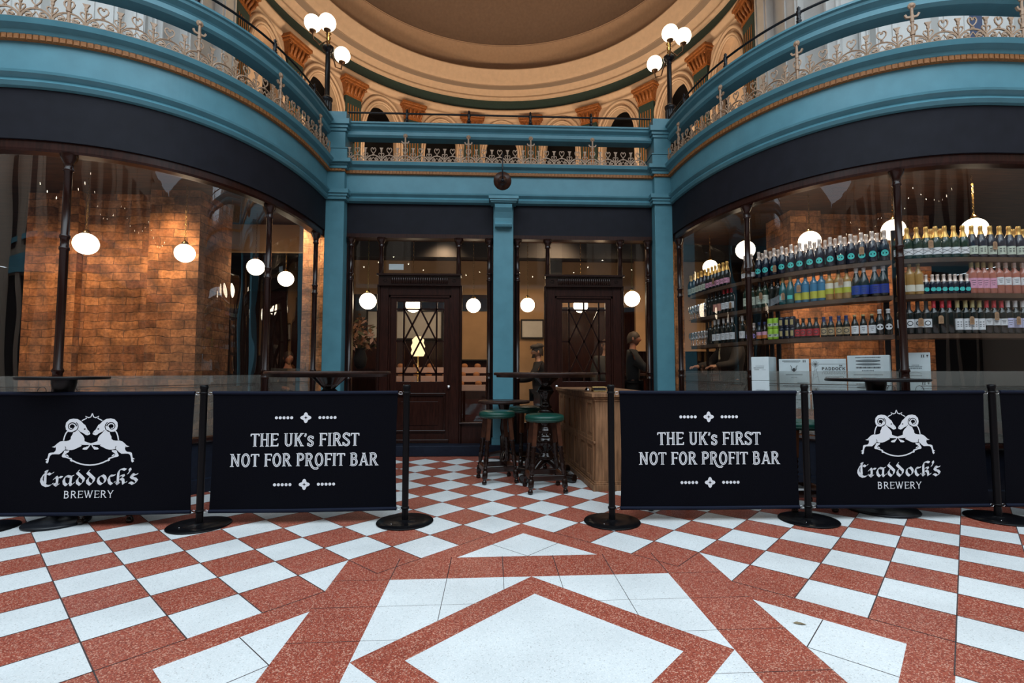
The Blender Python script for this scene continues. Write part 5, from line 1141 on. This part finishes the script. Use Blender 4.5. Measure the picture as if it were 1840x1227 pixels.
# stools tucked behind the banners: their feet show below the canvas
stool(1.35, 4.20, .15, 'stool whose feet show under the right slogan banner')
stool(2.50, 4.08, .0, 'stool whose foot shows under the right emblem banner, nearest the slogan')
stool(-2.90, 4.03, .1, 'stool whose feet show under the left emblem banner')
# oak counter
e = empty('oak_counter', (.905, 4.70, 0), .075); tag(e, 'worn oak panelled counter standing beside the stools', 'counter')
Wd, Ln, Ht = .62, 1.75, .905
b = MB(); b.bbox(.0, Wd, .0, Ln, .07, Ht-.07, .004); b.build('carcass', 'oak', e)
b = MB()
for z0, z1, d in ((0, .055, .035), (.055, .07, .022), (.07, .085, .01)): b.box(-d, Wd+d, -d, Ln+d, z0, z1)
b.build('skirting', 'oak', e, bev=.003)
b = MB()
for z0, z1, d in ((Ht-.075, Ht-.055, .010), (Ht-.055, Ht-.035, .022), (Ht-.035, Ht, .042)): b.box(-d, Wd+d, -d, Ln+d, z0, z1)
b.build('counter_top', 'oak', e, bev=.004)
nP = 6
for r_ in range(2):
    z0, z1 = (.10, .42) if r_ == 0 else (.47, .82)
    for k in range(nP):
        b = MB(); y0 = .05+k*(Ln-.10)/nP; y1 = y0+(Ln-.10)/nP
        b.box(-.014, .001, y0, y0+.035, z0-.02, z1+.02); b.box(-.014, .001, y1-.035, y1, z0-.02, z1+.02); b.box(-.014, .001, y0+.035, y1-.035, z0-.02, z0+.015); b.box(-.014, .001, y0+.035, y1-.035, z1-.015, z1+.02)
        b.box(-.006, .001, y0+.07, y1-.07, z0+.05, z1-.05); b.build('side_panel', 'oak', e, bev=.002)
b = MB(); b.box(-.018, .0, .0, Ln, .435, .455); b.build('middle_rail', 'oak', e, bev=.003)
e = empty('brass_menu_tray', (1.02, 5.10, Ht)); tag(e, 'small glass tray with brass frame on the oak counter', 'tray')
b = MB()
for y in (-.05, .05): b.tube([(-.075, y, .045), (.075, y, .045)], .0035, 6); b.tube([(-.065, y, .006), (.065, y, .006)], .0035, 6); b.tube([(-.065, y, .004), (-.072, y, .045)], .0035, 6); b.tube([(.065, y, .004), (.072, y, .045)], .0035, 6)
for x in (-.075, .075): b.tube([(x, -.05, .045), (x, .05, .045)], .0035, 6)
b.build('brass_frame', 'brass', e); b = MB(); b.bbox(-.063, .063, -.046, .046, .003, .040, .004); b.build('dark_box', 'dark', e)
b = MB(); b.lathe([(.028, 0), (.028, .004), (.026, .006), (.024, .016), (.016, .026), (.004, .030), (.004, .036), (.001, .038)], n=18); o = b.build('counter_bell', 'chrome'); o.location = (.955, 5.42, Ht+.0005); tag(o, 'small chrome bell on the oak counter, left of the brass tray', 'bell')
# dry leaf
b = MB(); b.add([(-.028, 0, .002), (-.012, .009, .006), (.010, .008, .004), (.028, -.002, .002), (.008, -.009, .005), (-.012, -.007, .003)], [(0, 1, 5), (1, 2, 4, 5), (2, 3, 4)]); o = b.build('dry_leaf', mat('dry_leaf_brown', (.22, .17, .10), .8)); o.location = (1.33, 2.22, .001); o.rotation_euler = (0, 0, -.3); tag(o, 'small curled dry leaf lying on a white floor triangle', 'leaf')
# ================================================================ cartons in the right window
e = empty('window_bench', at(RIGHT, m1+1.0, -.52)[:2]+(0,)); tag(e, 'low dark bench under the cartons inside the right window', 'bench')
ox, oy, _ = e.location; b = MB(); P = seg(RIGHT, m1+.1, m2+1.3); b.sweep(P, [(-.20, .02), (-.16, .50), (-.50, .50), (-.50, .02)], 0, True); b.v = [(v[0]-ox, v[1]-oy, v[2]) for v in b.v]; b.build('bench_top', 'dark', e)
def carton(px, Y, w_, rz, zt2, dep, h, lab, art, side='carton'):
    e = empty('wine_carton', (gx(px, Y), Y, zt2-h), rz); tag(e, lab, 'box')
    b = MB(); b.bbox(-w_/2, w_/2, 0, dep, 0, h, .003); 
    b.build('carton_box', side, e)
    b = MB(); b.box(-w_/2, w_/2, dep*.49, dep*.51, h, h+.0008, 0); b.build('tape', 'kraft', e)
    b = MB(); art(b, w_, h); b.build('print', ['ink', 'ink2'], e)
def bar_(b, x0, x1, z0, z1, mi=0): b.add([(x0, -.0012, z0), (x1, -.0012, z0), (x1, -.0012, z1), (x0, -.0012, z1)], [(0, 1, 2, 3)], mi)
def fuzz(b, cx, z, w_, h, n, seed, mi=0):
    r_ = random.Random(seed); x = cx-w_/2
    while x < cx+w_/2-.004:
        l = r_.uniform(.004, .010); bar_(b, x, min(x+l, cx+w_/2), z, z+h, mi); x += l+.003
def a1(b, w, h): fuzz(b, 0, h*.60, w*.5, .006, 9, 1, 1); fuzz(b, -.01, h*.52, w*.6, .007, 9, 2); fuzz(b, -.03, h*.44, .05, .007, 5, 3); fuzz(b, .04, h*.44, .04, .005, 5, 4, 1)
def a2(b, w, h):
    fuzz(b, -.02, h*.90, w*.6, .009, 9, 5); fuzz(b, -.02, h*.85, w*.5, .004, 9, 6, 1)
    for s_ in (-1, 1): b.tube([(s_*.01, -.0012, h*.52), (s_*.022, -.0012, h*.58), (s_*.018, -.0012, h*.66), (s_*.03, -.0012, h*.74)], .003, 4)
    fan(b, [(0, h*.46), (.016, h*.56), (.010, h*.63), (-.010, h*.63), (-.016, h*.56)], -.0013, 0)
    fuzz(b, 0, h*.34, w*.55, .012, 8, 7, 1); fuzz(b, 0, h*.24, w*.2, .006, 5, 8, 1); bar_(b, w*.30, w*.33, h*.86, h*.96); bar_(b, w*.36, w*.39, h*.86, h*.96); fuzz(b, w*.28, .006, w*.35, .006, 6, 9)
def a3(b, w, h):
    for k in range(12): a = k*PI/6; b.tube([(-w*.38, -.0012, h*.80), (-w*.38+.032*math.cos(a), -.0012, h*.80+.032*math.sin(a))], .0016, 3, 0)
    bar_(b, -w*.36, w*.48, h*.795, h*.805, 0)
    for s_ in (-1, 1): b.tube([(-w*.38, -.0012, h*.78), (-w*.38+s_*.03, -.0012, .02)], .0012, 3, 1)
    for z in (.2, .35, .5): b.tube([(-w*.38-.02, -.0012, h*z), (-w*.38+.02, -.0012, h*z+.03)], .0012, 3, 1)
    caps_text(b, 'THE', w*.30, h*.705, .014, y=-.0013, sw=.12); caps_text(b, 'PADDOCK', -w*.20, h*.56, .028, w*.68, .11, False, -.0013); fuzz(b, w*.16, h*.51, w*.62, .006, 9, 11, 1); caps_text(b, 'CHARDONNAY', -w*.20, h*.40, .020, w*.68, .07, False, -.0013, 1, 1)
    bar_(b, -w*.08, w*.42, h*.17, h*.178); bar_(b, -w*.08, w*.42, h*.30, h*.308); bar_(b, -w*.08, -w*.07, h*.17, h*.308); bar_(b, w*.41, w*.42, h*.17, h*.308); fuzz(b, w*.10, h*.20, w*.4, .018, 9, 12)
def a4(b, w, h):
    fuzz(b, 0, h*.90, w*.6, .008, 9, 13)
    for z, s_ in ((.79, 1), (.66, .8)):
        fan(b, [(w*.30*math.cos(t), h*z+.012*s_*math.sin(t)) for t in [q_*PI/8 for q_ in range(16)]], -.0013, 0); fan(b, [(w*.27*math.cos(t), h*z+.007*s_*math.sin(t)) for t in [q_*PI/8 for q_ in range(16)]], -.0015, 1)
    fuzz(b, 0, h*.50, w*.58, .016, 9, 14); fuzz(b, 0, h*.40, w*.30, .010, 6, 15, 1); fuzz(b, 0, h*.24, w*.70, .010, 9, 16, 1); fuzz(b, 0, h*.12, w*.35, .008, 6, 17)
def a5(b, w, h):
    for x in (.20, .27): bar_(b, w*x, w*x+.006, h*.82, h*.91); bar_(b, w*x-.004, w*x+.010, h*.905, h*.915); bar_(b, w*x-.003, w*x+.009, h*.815, h*.825)
    fan(b, [(w*.37, h*.91), (w*.44, h*.91), (w*.43, h*.86), (w*.41, h*.85), (w*.38, h*.86)], -.0013, 0); bar_(b, w*.40, w*.41, h*.82, h*.86); bar_(b, w*.38, w*.43, h*.815, h*.822)
    fuzz(b, 0, h*.52, w*.26, .006, 5, 18, 1); fuzz(b, 0, h*.46, w*.44, .010, 7, 19, 1); fuzz(b, 0, h*.39, w*.42, .012, 7, 20, 1)
    b.tube([(-.045, -.0012, h*.20), (-.03, -.0012, h*.25), (0, -.0012, h*.265), (.03, -.0012, h*.25), (.045, -.0012, h*.20)], .0012, 3, 1); fuzz(b, 0, h*.13, w*.42, .005, 7, 21)
spec = [(1364, 5.10, .175, -.85, 'white carton nearest the first mullion', a1), (1425, 4.88, .265, -.55, 'white carton printed with a horned animal head', a2), (1487, 4.72, .29, -.58, 'white carton printed with a windmill and the word paddock', a3), (1558, 4.52, .325, -.74, 'white carton printed with two long boats', a4), (1643, 4.40, .215, -.66, 'white carton with arrows and glass symbol', a5)]
tops = [1.262, 1.235, 1.232, 1.262, 1.284]
for (px, Y, w_, rz, lab, art), zt3 in zip(spec, tops):
    h = .245
    for L_ in range(3):
        zz = zt3-L_*(h+.003)
        if zz-h < .5: break
        carton(px, Y, w_, rz, zz, .22, h, lab+(', on top of the stack' if L_ == 0 else ', second in the stack' if L_ == 1 else ', lowest in the stack'), art)
# ================================================================ people inside the bar
def person(name, loc, rz, pose, cloth, label, skin=(.42, .21, .13), hairc=(.03, .02, .015), cap=False, beard=False, female=False, top=(.02, .022, .025), leg=(.012, .014, .02)):
    """one continuous skinned body; joints in metres, facing -Y"""
    J = pose; me = bpy.data.meshes.new('body'); names = list(J['v'].keys()); idx = {n: i for i, n in enumerate(names)}
    me.from_pydata([J['v'][n][0] for n in names], [(idx[a], idx[b_]) for a, b_ in J['e']], [])
    def skinned(rad, sub=2, keep=None):
        ob = bpy.data.objects.new('tmp', me.copy()); col.objects.link(ob)
        sk = ob.modifiers.new('s', 'SKIN'); L_ = ob.data.skin_vertices[0].data if ob.data.skin_vertices else None
        if L_ is None:
            bm = bmesh.new(); bm.from_mesh(ob.data); bm.verts.layers.skin.verify(); bm.to_mesh(ob.data); bm.free(); L_ = ob.data.skin_vertices[0].data
        for n in names: r = rad(n); L_[idx[n]].radius = r if isinstance(r, tuple) else (r, r); L_[idx[n]].use_root = (n == 'pelvis')
        if keep:
            bm = bmesh.new(); bm.from_mesh(ob.data); bm.verts.ensure_lookup_table(); bmesh.ops.delete(bm, geom=[bm.verts[idx[n]] for n in names if n not in keep], context='VERTS'); bm.to_mesh(ob.data); bm.free()
            for v in ob.data.skin_vertices[0].data: v.use_root = False
            ob.data.skin_vertices[0].data[0].use_root = True
        ss = ob.modifiers.new('u', 'SUBSURF'); ss.levels = sub; ss.render_levels = sub
        dg = bpy.context.evaluated_depsgraph_get(); dg.update(); m2 = bpy.data.meshes.new_from_object(ob.evaluated_get(dg)); bpy.data.objects.remove(ob); return m2
    R0 = {n: J['v'][n][1] for n in names}
    body = skinned(lambda n: tuple(q_-.035 for q_ in R0[n]) if n in ('pelvis', 'waist', 'chest') else (.03 if n in ('shL', 'shR') else R0[n]))
    hc = Vector(J['head']); ha = J.get('turn', 0)
    bm = bmesh.new(); bm.from_mesh(body)
    s_ = bmesh.ops.create_uvsphere(bm, u_segments=28, v_segments=20, radius=1)['verts']
    for v in s_:
        x, y, z = v.co
        jaw = max(0, -z); w_ = .076*(1-.28*jaw**1.5); d_ = .096; yy = y*d_; xx = x*w_; zz = z*.118
        if y < 0:
            g = lambda cx, cz, sx2, sz: math.exp(-((x-cx)/sx2)**2-((z-cz)/sz)**2)
            yy -= .024*g(0, -.22, .16, .16) + .010*g(0, .0, .10, .30)          # nose, bridge
            yy += .012*(g(.38, .06, .20, .12)+g(-.38, .06, .20, .12))           # eye sockets
            yy -= .008*(g(.36, .24, .30, .07)+g(-.36, .24, .30, .07))           # brow
            yy -= .008*g(0, -.52, .30, .08); yy += .005*g(0, -.455, .3, .035)      # lips
            yy -= .014*g(0, -.84, .34, .14)                                     # chin
        c, s2 = math.cos(ha), math.sin(ha); v.co = (hc.x+xx*c-yy*s2, hc.y+xx*s2+yy*c, hc.z+zz)
    c, s2 = math.cos(ha), math.sin(ha)
    def hp(x, y, z): return (hc.x+x*c-y*s2, hc.y+x*s2+y*c, hc.z+z)
    for sg in (-1, 1):
        ev = bmesh.ops.create_uvsphere(bm, u_segments=10, v_segments=8, radius=1)['verts']
        for v in ev: v.co = hp(sg*.078+v.co.x*.008, .012+v.co.y*.018, -.006+v.co.z*.030)
    # five fingers and a thumb on each hand
    for hn in ('handL', 'handR'):
        if hn not in J: continue
        p, d, u_ = [Vector(q_) for q_ in J[hn]]; d.normalize(); u_ = (u_-d*u_.dot(d)).normalized(); sd_ = d.cross(u_)
        for k in range(5):
            mb = MB()
            if k < 4:
                o_ = p+d*.055+sd_*(-.030+.020*k); l = (.062, .072, .067, .052)[k]
                pts = [o_-d*.02, o_+d*l*.45, o_+d*l*.8-u_*l*.18, o_+d*l-u_*l*.45]
            else: o_ = p+d*.005-sd_*.034; pts = [o_, o_-sd_*.020+d*.020, o_-sd_*.026+d*.045-u_*.01]
            mb.tube(pts, [.010, .0095, .0085, .006][:len(pts)], 8); n0 = [bm.verts.new(v) for v in mb.v]
            for f in mb.f:
                try: bm.faces.new([n0[i] for i in f])
                except ValueError: pass
    bm.to_mesh(body); bm.free(); body.name = 'body'
    sm_ = mat('skin', skin, .5); body.materials.clear(); body.materials.append(sm_)
    for p in body.polygons: p.use_smooth = True; p.material_index = 0
    e = empty(name, loc, rz); tag(e, label, 'person')
    o = bpy.data.objects.new('body', body); col.objects.link(o); o.parent = e
    for sg in (-1, 1):
        mb = MB(); mb.sphere(hp(sg*.029, -.079, .008), .011, 10, 8, 0); q_ = hp(sg*.029, -.0895, .008); mb.sphere(q_, .0045, 6, 5, 1); mb.build('eye', [M['print'], M['ink']], e)
    up = {'pelvis', 'hipL', 'hipR', 'waist', 'chest', 'neck0', 'shL', 'shR', 'elL', 'elR', 'wrL', 'wrR'}; lo = {'pelvis', 'hipL', 'hipR', 'knL', 'knR', 'anL', 'anR'}
    for nm, ks, c_, g in (('jacket', up, top, .030), ('trousers', lo, leg, .016)):
        def rr(n):
            if nm == 'jacket' and n[:3] == 'hip': return R0[n]-.01
            if nm == 'jacket' and n in ('chest', 'waist', 'pelvis'): return tuple(q_+.03 for q_ in R0[n])
            r = R0[n]; return tuple(x+g for x in r) if isinstance(r, tuple) else r+g
        m3 = skinned(rr, 2, ks); m3.materials.clear(); m3.materials.append(mat(nm+'_cloth', c_, .8))
        for p in m3.polygons: p.use_smooth = True; p.material_index = 0
        o = bpy.data.objects.new(nm, m3); col.objects.link(o); o.parent = e
    for f_ in ('anL', 'anR'):
        x, y, z = J['v'][f_][0]; mb = MB(); mb.bbox(x-.045, x+.045, y-.19, y+.07, z-.09, z-.01, .02); mb.build('shoe', 'dark', e)
    mb = MB(); n = 20; rows = []                              # hair: a cap of the scalp, lower at the back
    for i in range(9):
        for k in range(n+1):
            a = 2*PI*k/n; back = (1+math.sin(a))/2; zmin = .30-.95*back if not female else .35-2.2*back; z = 1-(1-zmin)*i/8; zc = max(-1, min(1, z)); rr = math.sqrt(max(0, 1-zc*zc)) if z > -.2 else .98
            rows.append(hp(.083*rr*math.cos(a), .106*rr*math.sin(a)+.004, .126*z))
    mb.add(rows, [(i*(n+1)+k, i*(n+1)+k+1, (i+1)*(n+1)+k+1, (i+1)*(n+1)+k) for i in range(8) for k in range(n)], 0, True); mb.build('hair', mat('hair', hairc, .6), e)
    if cap:
        mb = MB(); pts = []
        mb.lathe([(.088, .045), (.112, .075), (.110, .095), (.075, .122), (.001, .132)], (0, 0, 0), 24); mb.v = [hp(v[0]*.95, v[1]*1.12-.005, v[2]+.012+(.012 if v[1] > 0 else -.006)) for v in mb.v]
        k0_ = len(mb.v); mb.add([hp(.07*math.cos(t), -.085-.055*math.sin(t), .052-.012*math.sin(t)) for t in [PI*q_/10 for q_ in range(11)]]+[hp(.07*math.cos(t), -.08-.05*math.sin(t), .066-.010*math.sin(t)) for t in [PI*q_/10 for q_ in range(11)]], [tuple(range(11)), tuple(range(21, 10, -1))]+[(i, i+1, i+12, i+11) for i in range(10)]); mb.build('flat_cap', mat('tweed', (.07, .055, .045), .9, noise=.3, nscale=90), e)
    if beard:
        mb = MB(); mb.add([hp(.074*math.sin(t)*(1-.12*r_), -.088*math.cos(t)*(1-.06*r_)-.014*r_, -.045-.065*r_/2) for r_ in range(3) for t in [-1.1+2.2*q_/12 for q_ in range(13)]], [(r_*13+i, r_*13+i+1, (r_+1)*13+i+1, (r_+1)*13+i) for r_ in range(2) for i in range(12)], 0, True); mb.build('beard', mat('hair_beard', hairc, .8), e)
    return e
def standing(arms='down', lean=0, h=1.0, reach=None, seat=None):
    V = {'pelvis': ((0, 0, .96), (.150, .105)), 'waist': ((0, -.01, 1.12), (.135, .095)), 'chest': ((0, 0, 1.32), (.165, .110)), 'neck0': ((0, 0, 1.47), (.075, .06)), 'neck1': ((0, -.01, 1.54), .052), 'skull': ((0, -.01, 1.62), .055),
         'shL': ((.185, 0, 1.41), .055), 'elL': ((.23, .03, 1.12), .042), 'wrL': ((.23, -.06, .88), .030), 'haL': ((.23, -.08, .82), (.036, .018)),
         'shR': ((-.185, 0, 1.41), .055), 'elR': ((-.23, .03, 1.12), .042), 'wrR': ((-.23, -.06, .88), .030), 'haR': ((-.23, -.08, .82), (.036, .018)),
         'hipL': ((.095, 0, .90), .092), 'knL': ((.10, -.01, .50), .060), 'anL': ((.105, .02, .10), .042), 'hipR': ((-.095, 0, .90), .092), 'knR': ((-.10, -.01, .50), .060), 'anR': ((-.105, .02, .10), .042)}
    if reach:
        for s_, sg in (('L', 1), ('R', -1)):
            if s_ in reach:
                V['el'+s_] = ((sg*.25, -.16, 1.18), .042); V['wr'+s_] = ((sg*.20, -.40, 1.16), .030); V['ha'+s_] = ((sg*.19, -.47, 1.16), (.036, .018))
    if seat:
        dz = seat-.88
        for k_ in list(V):
            if k_[:2] in ('kn', 'an'): continue
            p, r = V[k_]; V[k_] = ((p[0], p[1], p[2]+dz), r)
        for s_, sg in (('L', 1), ('R', -1)): V['kn'+s_] = ((sg*.12, -.42, seat+.02), .062); V['an'+s_] = ((sg*.12, -.38, max(.10, seat-.45)), .042)
    E_ = [('pelvis', 'waist'), ('waist', 'chest'), ('chest', 'neck0'), ('neck0', 'neck1'), ('neck1', 'skull')]
    for s_ in 'LR': E_ += [('chest', 'sh'+s_), ('sh'+s_, 'el'+s_), ('el'+s_, 'wr'+s_), ('wr'+s_, 'ha'+s_), ('pelvis', 'hip'+s_), ('hip'+s_, 'kn'+s_), ('kn'+s_, 'an'+s_)]
    J = {'v': V, 'e': E_, 'head': (0, -.025, V['skull'][0][2]+.035)}
    for s_ in 'LR':
        w_ = Vector(V['wr'+s_][0]); h_ = Vector(V['ha'+s_][0]); J['hand'+s_] = (w_, h_-w_, (0, 0, 1) if abs((h_-w_).normalized().z) < .7 else (0, -1, 0))
    return J
X = gx(968, 8.9); person('person', (X, 8.9, -.20), -PI/2, standing(reach='L'), None, 'person in flat cap and dark coat, beside the tan wall left of the right door', cap=True, beard=True, top=(.018, .016, .018))
X = gx(1136, 8.0); person('person', (X, 8.0, -.02), PI/2-.25, standing(reach='R'), None, 'person in dark coat standing behind the sidelight next to the right blue pier', hairc=(.035, .02, .012), skin=(.36, .15, .09))
X = gx(1088, 8.6); person('person', (X, 8.6, -.10), .35, standing(), None, 'person with short brown hair seen through the diamond panes of the right door', hairc=(.06, .03, .02), top=(.03, .03, .028))
X = gx(518, 8.7); person('person', (X, 8.7, -.32), .75, standing(reach='LR'), None, 'long-haired person in dark clothes beyond the pale brick pier of the left room', female=True, hairc=(.02, .01, .008), skin=(.40, .17, .11))
X = gx(1312, 6.85); person('person', (X, 6.85, .01), -PI/2+.2, standing(reach='LR'), None, 'person in black reaching out with a bare forearm behind the narrow shelving', hairc=(.03, .02, .015), top=(.012, .011, .012))
for (x, y, z) in ((gx(968, 8.5), 8.3, 2.5), (gx(1136, 7.6), 7.5, 2.6)): point((x-.5, y, z), 3, WARM, .08, 'bar_point_light')  # warm point lights without fittings, near two of the figures
# small bulbs strung across the opposite side, mirrored in the shop glass
e = empty('fairy_light_string', (0, -3.2, 4.6)); tag(e, 'string of small lit bulbs across the crossing, mirrored in the glass', 'string lights')
b = MB(); g = MB(); pts = []
for k in range(61):
    t = k/60; x = -7+14*t; z = .5*math.cos((t*4 % 1-.5)*PI)*-1+.3; pts.append((x, .6*math.sin(t*9), z))
    if k % 2: g.sphere((x, .6*math.sin(t*9), z-.03), .022, 8, 6)
b.tube(pts, .004, 4); b.build('cable', 'black', e); o = g.build('bulbs', 'bulb', e); o['kind'] = 'stuff'
